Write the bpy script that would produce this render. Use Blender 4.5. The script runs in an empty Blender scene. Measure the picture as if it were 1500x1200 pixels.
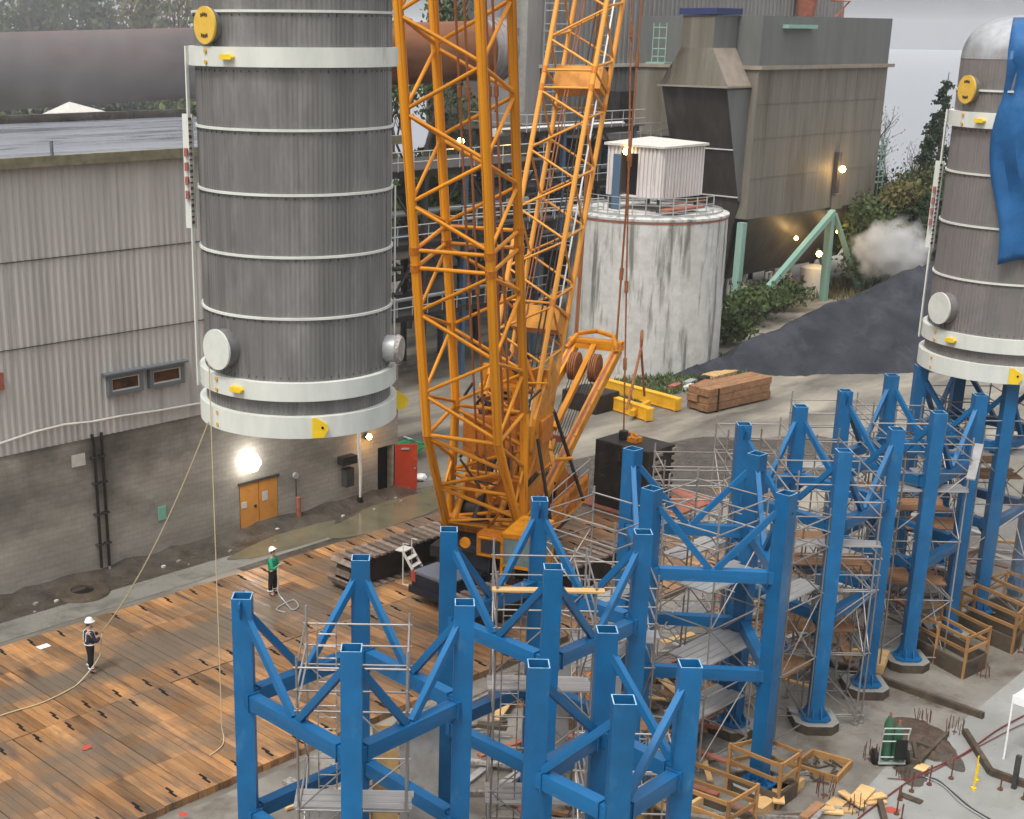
import bpy, bmesh, math, random
from mathutils import Vector, Matrix, Quaternion
R_ = math.radians
S = bpy.context.scene
COL = S.collection
# ---------------- camera ----------------
FPX, PX, PY = 2055.92, 579.12, 726.61
_t, _r, _a = R_(18.25), R_(.42), R_(43.53)
_R = Matrix(((1,0,0),(0,-math.sin(_t),-math.cos(_t)),(0,math.cos(_t),-math.sin(_t))))
_R = Matrix(((math.cos(_r),-math.sin(_r),0),(math.sin(_r),math.cos(_r),0),(0,0,1))) @ _R
_G = Matrix(((math.cos(_a),math.sin(_a),0),(-math.sin(_a),math.cos(_a),0),(0,0,1)))
RM = _R @ _G.transposed()          # world -> (right, down, forward)
CAM = Vector((0,0,19.4))
cd = bpy.data.cameras.new("camera"); cam = bpy.data.objects.new("camera", cd); COL.objects.link(cam)
cd.sensor_width = 36; cd.sensor_fit = 'HORIZONTAL'; cd.lens = FPX/1500*36
cd.shift_x = (750-PX)/1500; cd.shift_y = (PY-600)/1500
cd.clip_start = .5; cd.clip_end = 5000
cam.matrix_world = Matrix((( RM[0][0],-RM[1][0],-RM[2][0],CAM.x),( RM[0][1],-RM[1][1],-RM[2][1],CAM.y),( RM[0][2],-RM[1][2],-RM[2][2],CAM.z),(0,0,0,1)))
S.camera = cam
# ---------------- world, sun, exposure ----------------
SUN_EL, SUN_AZ = 58, 262
w = bpy.data.worlds.new("World"); S.world = w; w.use_nodes = True
N = w.node_tree.nodes; L = w.node_tree.links; N.clear()
sky = N.new('ShaderNodeTexSky'); sky.sky_type = 'NISHITA'; sky.sun_disc = False
sky.sun_elevation = R_(SUN_EL); sky.sun_rotation = R_(SUN_AZ); sky.air_density = 1.5; sky.dust_density = 6
hs = N.new('ShaderNodeHueSaturation'); hs.inputs['Saturation'].default_value = .15
tcw = N.new('ShaderNodeTexCoord'); nw = N.new('ShaderNodeTexNoise'); nw.inputs['Scale'].default_value = 2.2; nw.inputs['Detail'].default_value = 4
rw = N.new('ShaderNodeMapRange'); rw.inputs['To Min'].default_value = .78; rw.inputs['To Max'].default_value = 1.15
mw = N.new('ShaderNodeMixRGB'); mw.blend_type = 'MULTIPLY'; mw.inputs[0].default_value = 1
mg = N.new('ShaderNodeMixRGB'); mg.inputs[0].default_value = .55; mg.inputs[2].default_value = (6.7,6.75,7.0,1)
bg = N.new('ShaderNodeBackground'); bg.inputs['Strength'].default_value = .095
ow = N.new('ShaderNodeOutputWorld')
sp_w = N.new('ShaderNodeSeparateXYZ'); gr = N.new('ShaderNodeMapRange'); gr.inputs['From Min'].default_value = 0; gr.inputs['From Max'].default_value = .9; gr.inputs['To Min'].default_value = .56; gr.inputs['To Max'].default_value = 2.3
L.new(tcw.outputs['Generated'], sp_w.inputs[0]); L.new(sp_w.outputs['Z'], gr.inputs['Value'])
m3 = N.new('ShaderNodeMath'); m3.operation = 'MULTIPLY'; L.new(gr.outputs[0], m3.inputs[0]); L.new(rw.outputs[0], m3.inputs[1])
L.new(sky.outputs[0], hs.inputs['Color']); L.new(tcw.outputs['Generated'], nw.inputs['Vector']); L.new(nw.outputs['Fac'], rw.inputs['Value'])
L.new(hs.outputs[0], mg.inputs[1]); L.new(mg.outputs[0], mw.inputs[1]); L.new(m3.outputs[0], mw.inputs[2]); L.new(mw.outputs[0], bg.inputs['Color']); L.new(bg.outputs[0], ow.inputs[0])
sd = bpy.data.lights.new("sun", 'SUN'); sd.energy = 1.5; sd.angle = R_(11); sd.color = (1,.96,.9)
sun = bpy.data.objects.new("sun", sd); COL.objects.link(sun)
_az = R_(SUN_AZ); _d = Vector((math.sin(_az)*math.cos(R_(SUN_EL)), math.cos(_az)*math.cos(R_(SUN_EL)), math.sin(R_(SUN_EL))))
sun.rotation_euler = _d.to_track_quat('Z','Y').to_euler()
S.view_settings.view_transform = 'Standard'; S.view_settings.look = 'None'; S.view_settings.gamma = 1; S.view_settings.exposure = 0.38
rnd = random.Random(7)
# ---------------- surveying: a pixel of the photo on a known real plane ----------------
def ray(x, y): return RM.transposed() @ Vector(((x-PX)/FPX, (y-PY)/FPX, 1))
def at(x, y, z=0):
    d = ray(x, y); return CAM + d*((z-CAM.z)/d.z)
def atq(x, y, q):
    d = ray(x, y); return CAM + d*(q/d.y)
def atp(x, y, p):
    d = ray(x, y); return CAM + d*(p/d.x)
# ---------------- materials ----------------
def M(name, c1, c2=None, sc=(1,1,1), nscale=2.0, detail=6, rough=.7, metal=0, bump=0, bscale=20, lo=.35, hi=.65, c3=None, s3=(1,1,1), n3=.5, lo3=.55, hi3=.7, rr=None, objrand=0, coords='Object', spec=.22, emit=None, es=0, alpha=1):
    m = bpy.data.materials.new(name); m.use_nodes = True
    n = m.node_tree.nodes; l = m.node_tree.links; b = n['Principled BSDF']
    b.inputs['Roughness'].default_value = rough; b.inputs['Metallic'].default_value = metal
    b.inputs['Specular IOR Level'].default_value = spec
    tc = n.new('ShaderNodeTexCoord'); src = tc.outputs['Object']
    if coords == 'World':
        g = n.new('ShaderNodeNewGeometry'); src = g.outputs['Position']
    def noise(scale, sc_, det=6):
        mp = n.new('ShaderNodeMapping'); mp.inputs['Scale'].default_value = sc_
        t = n.new('ShaderNodeTexNoise'); t.inputs['Scale'].default_value = scale; t.inputs['Detail'].default_value = det; t.inputs['Roughness'].default_value = .62
        l.new(src, mp.inputs['Vector']); l.new(mp.outputs[0], t.inputs['Vector']); return t.outputs['Fac']
    col = None
    if c2 is not None:
        f = noise(nscale, sc, detail)
        r = n.new('ShaderNodeMapRange'); r.inputs['From Min'].default_value = lo; r.inputs['From Max'].default_value = hi; l.new(f, r.inputs['Value'])
        mx = n.new('ShaderNodeMixRGB'); mx.inputs[1].default_value = (*c1,1); mx.inputs[2].default_value = (*c2,1); l.new(r.outputs[0], mx.inputs[0]); col = mx.outputs[0]
    if c3 is not None:
        f = noise(n3, s3, 5)
        r = n.new('ShaderNodeMapRange'); r.inputs['From Min'].default_value = lo3; r.inputs['From Max'].default_value = hi3; l.new(f, r.inputs['Value'])
        mx = n.new('ShaderNodeMixRGB'); mx.inputs[2].default_value = (*c3,1); l.new(r.outputs[0], mx.inputs[0])
        if col: l.new(col, mx.inputs[1])
        else: mx.inputs[1].default_value = (*c1,1)
        col = mx.outputs[0]
    if objrand:
        oi = n.new('ShaderNodeObjectInfo'); mr = n.new('ShaderNodeMapRange'); mr.inputs['To Min'].default_value = 1-objrand; mr.inputs['To Max'].default_value = 1+objrand
        l.new(oi.outputs['Random'], mr.inputs['Value'])
        mx = n.new('ShaderNodeMixRGB'); mx.blend_type = 'MULTIPLY'; mx.inputs[0].default_value = 1
        if col: l.new(col, mx.inputs[1])
        else: mx.inputs[1].default_value = (*c1,1)
        l.new(mr.outputs[0], mx.inputs[2]); col = mx.outputs[0]
    if col: l.new(col, b.inputs['Base Color'])
    else: b.inputs['Base Color'].default_value = (*c1,1)
    if rr is not None:
        f = noise(nscale*.7, sc, 4); r = n.new('ShaderNodeMapRange'); r.inputs['From Min'].default_value = .35; r.inputs['From Max'].default_value = .65
        r.inputs['To Min'].default_value = rr[0]; r.inputs['To Max'].default_value = rr[1]; l.new(f, r.inputs['Value']); l.new(r.outputs[0], b.inputs['Roughness'])
    if bump:
        f = noise(bscale, (1,1,1), 4); bp = n.new('ShaderNodeBump'); bp.inputs['Strength'].default_value = bump; bp.inputs['Distance'].default_value = .05
        l.new(f, bp.inputs['Height']); l.new(bp.outputs[0], b.inputs['Normal'])
    if emit: b.inputs['Emission Color'].default_value = (*emit,1); b.inputs['Emission Strength'].default_value = es
    if alpha < 1: b.inputs['Alpha'].default_value = alpha
    return m
K = {}
K['blue'] = M('blue_paint', (.004,.115,.29), (.005,.088,.215), nscale=1.2, spec=.4, rough=.42, c3=(.04,.16,.3), n3=2.2, s3=(1,1,.5), lo3=.6, hi3=.8, objrand=.12, bump=.12, bscale=6, rr=(.3,.5))
K['bluerim'] = M('scuffed_blue_rim', (.12,.3,.5), (.35,.5,.62), nscale=6, rough=.5)
K['orange'] = M('crane_paint', (.74,.3,.012), (.5,.17,.008), nscale=1.5, rough=.42, c3=(.16,.06,.02), n3=3, lo3=.58, hi3=.72, objrand=.18, rr=(.3,.5))
K['orange_far'] = M('weathered_crane_paint', (.72,.33,.05), (.55,.22,.04), nscale=2, rough=.55, c3=(.16,.05,.02), n3=4, lo3=.62, hi3=.8, objrand=.12)
K['orange_dk'] = M('crane_deck_paint', (.6,.2,.015), (.4,.12,.01), nscale=2.5, rough=.5, c3=(.05,.02,.01), n3=2.2, lo3=.55, hi3=.75)
K['rustrope'] = M('rusty_steel_rope', (.22,.075,.03), (.36,.15,.06), nscale=8, rough=.75)
K['cable'] = M('greasy_steel_cable', (.05,.045,.04), rough=.5, metal=.4)
K['clad'] = M('tank_cladding', (.2,.195,.19), (.145,.14,.135), sc=(2.2,2.2,.1), nscale=1.6, rough=.42, metal=.35, c3=(.28,.27,.26), s3=(1.1,1.1,.35), n3=.8, lo3=.52, hi3=.75, rr=(.32,.5))
K['cladR'] = M('tank_cladding_warm', (.24,.22,.212), (.19,.175,.168), sc=(1.5,1.5,.15), nscale=1.2, rough=.45, metal=.3, c3=(.14,.145,.13), n3=.7, lo3=.5, hi3=.75, rr=(.32,.5))
K['band'] = M('pale_painted_steel', (.62,.63,.58), (.52,.54,.49), sc=(1,1,.3), nscale=1.5, rough=.5, c3=(.35,.3,.2), n3=2.5, s3=(1,1,.2), lo3=.66, hi3=.8)
K['tankcap'] = M('bare_metal_dome', (.55,.56,.56), (.4,.41,.42), nscale=2, rough=.28, metal=.7, spec=.5)
K['yellow'] = M('yellow_paint', (.78,.55,.02), (.7,.45,.02), nscale=3, rough=.5)
K['coverY'] = M('yellow_cover_board', (.66,.43,.07), (.6,.36,.05), nscale=4, rough=.7)
K['coverW'] = M('pale_cover_board', (.6,.61,.56), (.52,.53,.48), nscale=2, rough=.6)
K['foil'] = M('crumpled_wrap', (.5,.48,.46), (.25,.22,.2), nscale=6, rough=.35, metal=.4, bump=1, bscale=12)
K['black'] = M('black_steel', (.012,.011,.01), (.03,.024,.02), nscale=2, rough=.5, bump=.2)
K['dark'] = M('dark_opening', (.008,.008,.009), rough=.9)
K['track'] = M('muddy_track_steel', (.26,.2,.16), (.13,.1,.08), nscale=4, rough=.5, metal=.2, objrand=.35)
K['mud'] = M('wet_mud', (.04,.033,.026), (.08,.068,.053), nscale=1.1, rough=.45, bump=.7, bscale=5, coords='World', rr=(.12,.7), detail=9, spec=.5)
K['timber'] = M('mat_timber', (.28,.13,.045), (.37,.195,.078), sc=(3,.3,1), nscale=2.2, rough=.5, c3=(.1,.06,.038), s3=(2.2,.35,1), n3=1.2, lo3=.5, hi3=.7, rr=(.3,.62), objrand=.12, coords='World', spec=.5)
def timber_nodes(m):
    n = m.node_tree.nodes; l = m.node_tree.links; b = n['Principled BSDF']; prev = b.inputs['Base Color'].links[0].from_socket
    g = n.new('ShaderNodeNewGeometry'); sx = n.new('ShaderNodeSeparateXYZ'); l.new(g.outputs['Position'], sx.inputs[0])
    def fl(sock, off, div):
        a = n.new('ShaderNodeMath'); a.operation = 'SUBTRACT'; a.inputs[1].default_value = off; l.new(sock, a.inputs[0])
        d = n.new('ShaderNodeMath'); d.operation = 'DIVIDE'; d.inputs[1].default_value = div; l.new(a.outputs[0], d.inputs[0])
        f = n.new('ShaderNodeMath'); f.operation = 'FLOOR'; l.new(d.outputs[0], f.inputs[0]); return f.outputs[0]
    cx_ = n.new('ShaderNodeCombineXYZ'); l.new(fl(sx.outputs['X'],9.2,.27125), cx_.inputs[0]); l.new(fl(sx.outputs['Y'],27.46,3.0), cx_.inputs[1])
    wn = n.new('ShaderNodeTexWhiteNoise'); l.new(cx_.outputs[0], wn.inputs['Vector'])
    mr = n.new('ShaderNodeMapRange'); mr.inputs['To Min'].default_value = .82; mr.inputs['To Max'].default_value = 1.2; l.new(wn.outputs['Value'], mr.inputs['Value'])
    cy_ = n.new('ShaderNodeCombineXYZ'); l.new(fl(sx.outputs['X'],9.2,.5425), cy_.inputs[0]); l.new(fl(sx.outputs['Y'],27.46,2.0), cy_.inputs[1]); wn2 = n.new('ShaderNodeTexWhiteNoise'); l.new(cy_.outputs[0], wn2.inputs['Vector'])
    mrb = n.new('ShaderNodeMapRange'); mrb.inputs['To Min'].default_value = .5; mrb.inputs['To Max'].default_value = 1.4; l.new(wn2.outputs['Value'], mrb.inputs['Value'])
    mm = n.new('ShaderNodeMath'); mm.operation = 'MULTIPLY'; l.new(mr.outputs[0], mm.inputs[0]); l.new(mrb.outputs[0], mm.inputs[1]); mr = mm
    mx = n.new('ShaderNodeMixRGB'); mx.blend_type = 'MULTIPLY'; mx.inputs[0].default_value = 1; l.new(prev, mx.inputs[1]); l.new(mr.outputs[0], mx.inputs[2])
    nz = n.new('ShaderNodeTexNoise'); nz.inputs['Scale'].default_value = .32; nz.inputs['Detail'].default_value = 7; nz.inputs['Roughness'].default_value = .7
    mp = n.new('ShaderNodeMapping'); mp.inputs['Scale'].default_value = (.6,1.3,1); l.new(g.outputs['Position'], mp.inputs['Vector']); l.new(mp.outputs[0], nz.inputs['Vector'])
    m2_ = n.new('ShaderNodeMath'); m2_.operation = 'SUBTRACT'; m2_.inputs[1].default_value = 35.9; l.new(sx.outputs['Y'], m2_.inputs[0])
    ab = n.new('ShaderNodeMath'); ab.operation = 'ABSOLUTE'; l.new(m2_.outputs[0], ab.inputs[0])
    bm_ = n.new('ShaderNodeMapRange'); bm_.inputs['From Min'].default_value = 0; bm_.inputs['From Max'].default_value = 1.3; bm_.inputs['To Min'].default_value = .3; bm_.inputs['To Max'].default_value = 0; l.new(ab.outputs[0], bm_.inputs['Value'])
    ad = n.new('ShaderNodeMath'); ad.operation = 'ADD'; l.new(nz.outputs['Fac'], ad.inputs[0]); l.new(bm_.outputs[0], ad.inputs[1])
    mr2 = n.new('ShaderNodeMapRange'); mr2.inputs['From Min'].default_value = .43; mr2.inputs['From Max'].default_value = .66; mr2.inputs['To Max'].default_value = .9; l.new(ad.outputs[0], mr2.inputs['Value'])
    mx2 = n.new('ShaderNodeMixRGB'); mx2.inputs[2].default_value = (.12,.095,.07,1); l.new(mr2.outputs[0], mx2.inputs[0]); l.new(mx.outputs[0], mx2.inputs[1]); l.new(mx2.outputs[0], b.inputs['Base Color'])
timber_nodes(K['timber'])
def brick_nodes(m):
    n = m.node_tree.nodes; l = m.node_tree.links; b = n['Principled BSDF']; prev = b.inputs['Base Color'].links[0].from_socket
    g = n.new('ShaderNodeNewGeometry'); mp = n.new('ShaderNodeMapping'); mp.inputs['Rotation'].default_value = (R_(90),0,0); l.new(g.outputs['Position'], mp.inputs['Vector'])
    bt = n.new('ShaderNodeTexBrick'); bt.inputs['Scale'].default_value = 1; bt.inputs['Brick Width'].default_value = .4; bt.inputs['Row Height'].default_value = .2; bt.inputs['Mortar Size'].default_value = .012
    bt.inputs['Color1'].default_value = (1,1,1,1); bt.inputs['Color2'].default_value = (.92,.92,.92,1); bt.inputs['Mortar'].default_value = (.8,.8,.78,1); l.new(mp.outputs[0], bt.inputs['Vector'])
    mx = n.new('ShaderNodeMixRGB'); mx.blend_type = 'MULTIPLY'; mx.inputs[0].default_value = 1; l.new(prev, mx.inputs[1]); l.new(bt.outputs['Color'], mx.inputs[2]); l.new(mx.outputs[0], b.inputs['Base Color'])
K['wood'] = M('new_lumber', (.6,.4,.18), (.48,.29,.12), nscale=6, sc=(1,.3,1), rough=.7, objrand=.2)
K['woodold'] = M('weathered_lumber', (.19,.095,.045), (.28,.155,.08), nscale=5, sc=(.4,1,1), rough=.75, objrand=.2, c3=(.12,.07,.04), n3=4, lo3=.55, hi3=.7)
K['rail'] = M('weathered_rail_lumber', (.36,.2,.07), (.26,.13,.05), nscale=5, rough=.7, objrand=.25)
K['formply'] = M('wet_formwork_timber', (.1,.075,.05), (.05,.04,.03), nscale=3, rough=.6)
K['scaf'] = M('galvanised_tube', (.42,.4,.38), (.2,.17,.15), nscale=10, rough=.42, metal=.5, objrand=.3, c3=(.2,.13,.09), n3=5, lo3=.56, hi3=.72)
K['alu'] = M('aluminium_plank', (.5,.49,.48), (.36,.34,.32), sc=(.3,.3,.3), nscale=6, rough=.35, metal=.5, c3=(.22,.16,.12), n3=2, lo3=.6, hi3=.75)
K['siding'] = M('corrugated_siding', (.47,.455,.425), (.39,.375,.35), sc=(1.2,1,.08), nscale=1.4, rough=.62, c3=(.22,.215,.195), s3=(2.6,1,.07), n3=1.5, lo3=.56, hi3=.78, coords='World')
K['block'] = M('stained_blockwork', (.4,.37,.32), (.25,.23,.195), sc=(.5,1,1.4), nscale=.5, rough=.85, c3=(.1,.096,.08), s3=(.35,1,.5), n3=.45, lo3=.48, hi3=.7, bump=.3, bscale=8, coords='World')
brick_nodes(K['block'])
K['roof'] = M('wet_slate_roof', (.15,.16,.18), (.2,.21,.235), sc=(.12,1,1), nscale=1.0, rough=.3, c3=(.05,.05,.055), s3=(.25,.9,1), n3=1.6, lo3=.58, hi3=.68, coords='World', rr=(.15,.45), spec=.5)
K['gutter'] = M('mossy_gutter', (.22,.2,.14), (.12,.12,.07), nscale=3, rough=.8)
K['pale'] = M('pale_paint', (.6,.58,.53), (.5,.48,.43), nscale=3, rough=.5)
K['white'] = M('white_plastic', (.8,.8,.8), rough=.5)
K['glassd'] = M('dark_window_glass', (.03,.018,.012), (.12,.06,.03), nscale=2.5, rough=.1)
K['wframe'] = M('grey_window_frame', (.13,.145,.15), rough=.5)
K['doorO'] = M('orange_door_paint', (.62,.27,.06), (.55,.24,.05), nscale=2, rough=.55, c3=(.4,.17,.06), n3=2, lo3=.6, hi3=.75)
K['doorR'] = M('red_door_paint', (.38,.045,.015), (.3,.035,.015), nscale=2.5, rough=.5, c3=(.55,.1,.05), n3=1.6, lo3=.6, hi3=.75)
K['green'] = M('green_board', (.18,.42,.3), rough=.6)
K['kiln'] = M('dark_kiln_shell', (.06,.05,.05), (.085,.065,.062), sc=(.25,1,1), nscale=1, rough=.85, c3=(.1,.055,.045), s3=(.12,.5,.5), n3=.8, lo3=.45, hi3=.7, coords='World')  # left length of the shell, darker grey brown
K['kilnR'] = M('rusty_kiln_shell', (.15,.065,.035), (.22,.09,.04), sc=(.25,1,1), nscale=1, rough=.75, c3=(.07,.035,.025), s3=(.12,.5,.5), n3=.8, lo3=.5, hi3=.7, coords='World')
K['kilncap'] = M('grey_kiln_hood', (.28,.26,.26), (.2,.18,.18), nscale=1.5, rough=.5)
K['conc'] = M('mottled_silo_concrete', (.44,.435,.41), (.56,.555,.53), nscale=1.4, rough=.85, c3=(.17,.17,.15), s3=(1.8,1.8,.2), n3=.9, lo3=.5, hi3=.64, bump=.3, bscale=6)
K['contain'] = M('ribbed_white_cladding', (.62,.58,.56), (.54,.5,.48), sc=(1,1,.15), nscale=2, rough=.5, c3=(.3,.27,.26), s3=(2.5,2.5,.2), n3=1.5, lo3=.6, hi3=.75)
K['bag'] = M('stained_steel_panels', (.17,.155,.125), (.22,.2,.165), sc=(.9,.9,.05), nscale=1.1, rough=.6, c3=(.12,.1,.07), s3=(.5,.5,.08), n3=.9, lo3=.5, hi3=.7, metal=.15, coords='World')
K['baggrey'] = M('grey_steel_panels', (.17,.175,.165), (.13,.135,.13), sc=(.6,.6,.1), nscale=.9, rough=.55, metal=.15, coords='World')
K['bagdk'] = M('dark_hopper_steel', (.075,.065,.06), (.05,.044,.04), sc=(1,1,.2), nscale=1.2, rough=.5, metal=.2, coords='World', c3=(.11,.1,.095), s3=(.6,.6,.2), n3=.8, lo3=.55, hi3=.75)  # darker steel for the hopper and inlet faces
K['tan'] = M('dusty_steel_ledge', (.3,.26,.21), (.24,.2,.16), nscale=1.5, rough=.7)
K['teal'] = M('pale_green_steel', (.2,.36,.29), (.28,.42,.35), nscale=1.5, rough=.5, c3=(.15,.2,.15), n3=3, lo3=.62, hi3=.75)
K['greyb'] = M('grey_ribbed_cladding', (.26,.25,.24), (.2,.19,.185), sc=(1,1,.1), nscale=1.2, rough=.6, coords='World')
K['steeldk'] = M('dark_structural_steel', (.035,.035,.04), (.06,.055,.05), nscale=2, rough=.6)
K['steelblue'] = M('slate_blue_steel', (.07,.12,.19), rough=.55)
K['galv'] = M('galvanised_handrail', (.42,.43,.42), rough=.45, metal=.4)
K['slab'] = M('wet_concrete_slab', (.25,.23,.2), (.14,.127,.105), nscale=.45, rough=.5, c3=(.1,.08,.06), n3=.6, lo3=.5, hi3=.66, bump=.25, bscale=4, coords='World', rr=(.16,.6), detail=10, spec=.5)
K['slab2'] = M('smooth_wet_concrete', (.3,.3,.28), (.23,.23,.21), nscale=.5, rough=.35, coords='World', rr=(.12,.4), detail=8, spec=.5)
K['path'] = M('wet_grey_path', (.17,.165,.145), (.22,.21,.185), nscale=.4, rough=.5, c3=(.08,.078,.065), n3=.7, lo3=.52, hi3=.7, coords='World', rr=(.15,.6), bump=.2, bscale=5, detail=9, spec=.5)
K['yard'] = M('wet_gravel_yard', (.22,.2,.165), (.1,.09,.075), sc=(.35,1,1), nscale=.3, rough=.7, c3=(.34,.305,.24), s3=(.3,1,1), n3=.25, lo3=.48, hi3=.68, bump=.6, bscale=3, coords='World', rr=(.3,.85), detail=10)
K['water'] = M('muddy_puddle_water', (.16,.14,.085), (.11,.1,.065), nscale=.8, rough=.05, spec=.8, coords='World', rr=(.03,.1))
K['sea'] = M('foggy_sky_grey', (.235,.245,.262), rough=.9)
K['coal'] = M('black_fine_spoil', (.02,.022,.027), (.034,.037,.045), nscale=.6, rough=.9, c3=(.05,.054,.062), s3=(1,1,.4), n3=.5, lo3=.5, hi3=.72, bump=1, bscale=5, coords='World', detail=9)
K['soil'] = M('dug_wet_soil', (.06,.04,.028), (.1,.07,.05), nscale=4, rough=.8, bump=1, bscale=8)
K['bark'] = M('tree_bark', (.1,.085,.07), (.06,.05,.04), nscale=6, rough=.9)
K['leafA'] = M('dark_conifer_needles', (.015,.032,.016), (.03,.055,.022), nscale=1.0, rough=.8, objrand=.15)
K['leafB'] = M('green_foliage', (.045,.075,.022), (.09,.12,.04), nscale=.8, rough=.75, objrand=.2)
K['leafC'] = M('olive_foliage', (.1,.1,.03), (.15,.13,.05), nscale=.8, rough=.75, objrand=.2)
K['hill'] = M('wooded_hill_ground', (.05,.065,.03), (.08,.08,.05), nscale=.1, rough=.95, coords='World')
K['road'] = M('pale_gravel_road', (.38,.36,.33), (.3,.28,.25), nscale=.3, rough=.8, coords='World')
K['tarp'] = M('blue_tarpaulin', (.012,.075,.2), (.02,.11,.28), nscale=1.2, rough=.4, bump=.5, bscale=3)
K['rope'] = M('pale_fibre_rope', (.5,.42,.26), rough=.9)
K['hose'] = M('red_air_hose', (.16,.035,.03), rough=.5)
K['ghose'] = M('green_hose', (.03,.4,.14), rough=.4)
K['cylg'] = M('green_gas_bottle', (.03,.09,.05), (.05,.13,.07), nscale=3, rough=.35)
K['rubber'] = M('black_rubber', (.015,.015,.015), rough=.8)
K['chrome'] = M('bright_tube', (.6,.62,.6), rough=.3, metal=.6)
K['rebar'] = M('rusty_rebar', (.09,.035,.025), (.14,.06,.04), nscale=9, rough=.85)
K['red'] = M('red_glow_and_lens', (.38,.07,.05), rough=.6)  # flat red for the glow patches, also the tail lights
K['car'] = M('dark_vehicle_paint', (.02,.022,.03), rough=.2)
K['cover'] = M('grey_bed_cover', (.14,.15,.18), rough=.35)
K['cab'] = M('cab_glass', (.12,.18,.18), (.2,.27,.26), nscale=2, rough=.08)
K['skin'] = M('skin', (.5,.28,.2), rough=.6)
K['helmetW'] = M('white_hard_hat', (.75,.75,.72), rough=.35)
K['cloth1'] = M('navy_work_jacket', (.02,.025,.04), (.035,.04,.06), nscale=8, rough=.9)
K['cloth2'] = M('black_work_trousers', (.012,.012,.014), rough=.9)
K['clothG'] = M('green_work_jacket', (.02,.3,.17), (.02,.22,.12), nscale=6, rough=.85)
K['refl'] = M('reflective_tape', (.7,.75,.75), rough=.3)
K['lampW'] = M('lit_white_lamp', (1,1,1), emit=(1,.97,.9), es=12)
K['lampY'] = M('lit_amber_lamp', (1,.8,.4), emit=(1,.62,.18), es=25)
K['blueflat'] = M('dark_blue_cap', (.03,.04,.12), rough=.6)
K['rusty'] = M('rust_red_steel', (.25,.08,.05), (.35,.14,.09), nscale=3, rough=.8)
K['letter'] = M('dark_lettering', (.05,.03,.03), rough=.8)
K['letterR'] = M('faded_red_lettering', (.35,.12,.1), rough=.8)
K['ochre'] = M('ochre_bolt_cap', (.55,.33,.06), rough=.6)
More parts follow.
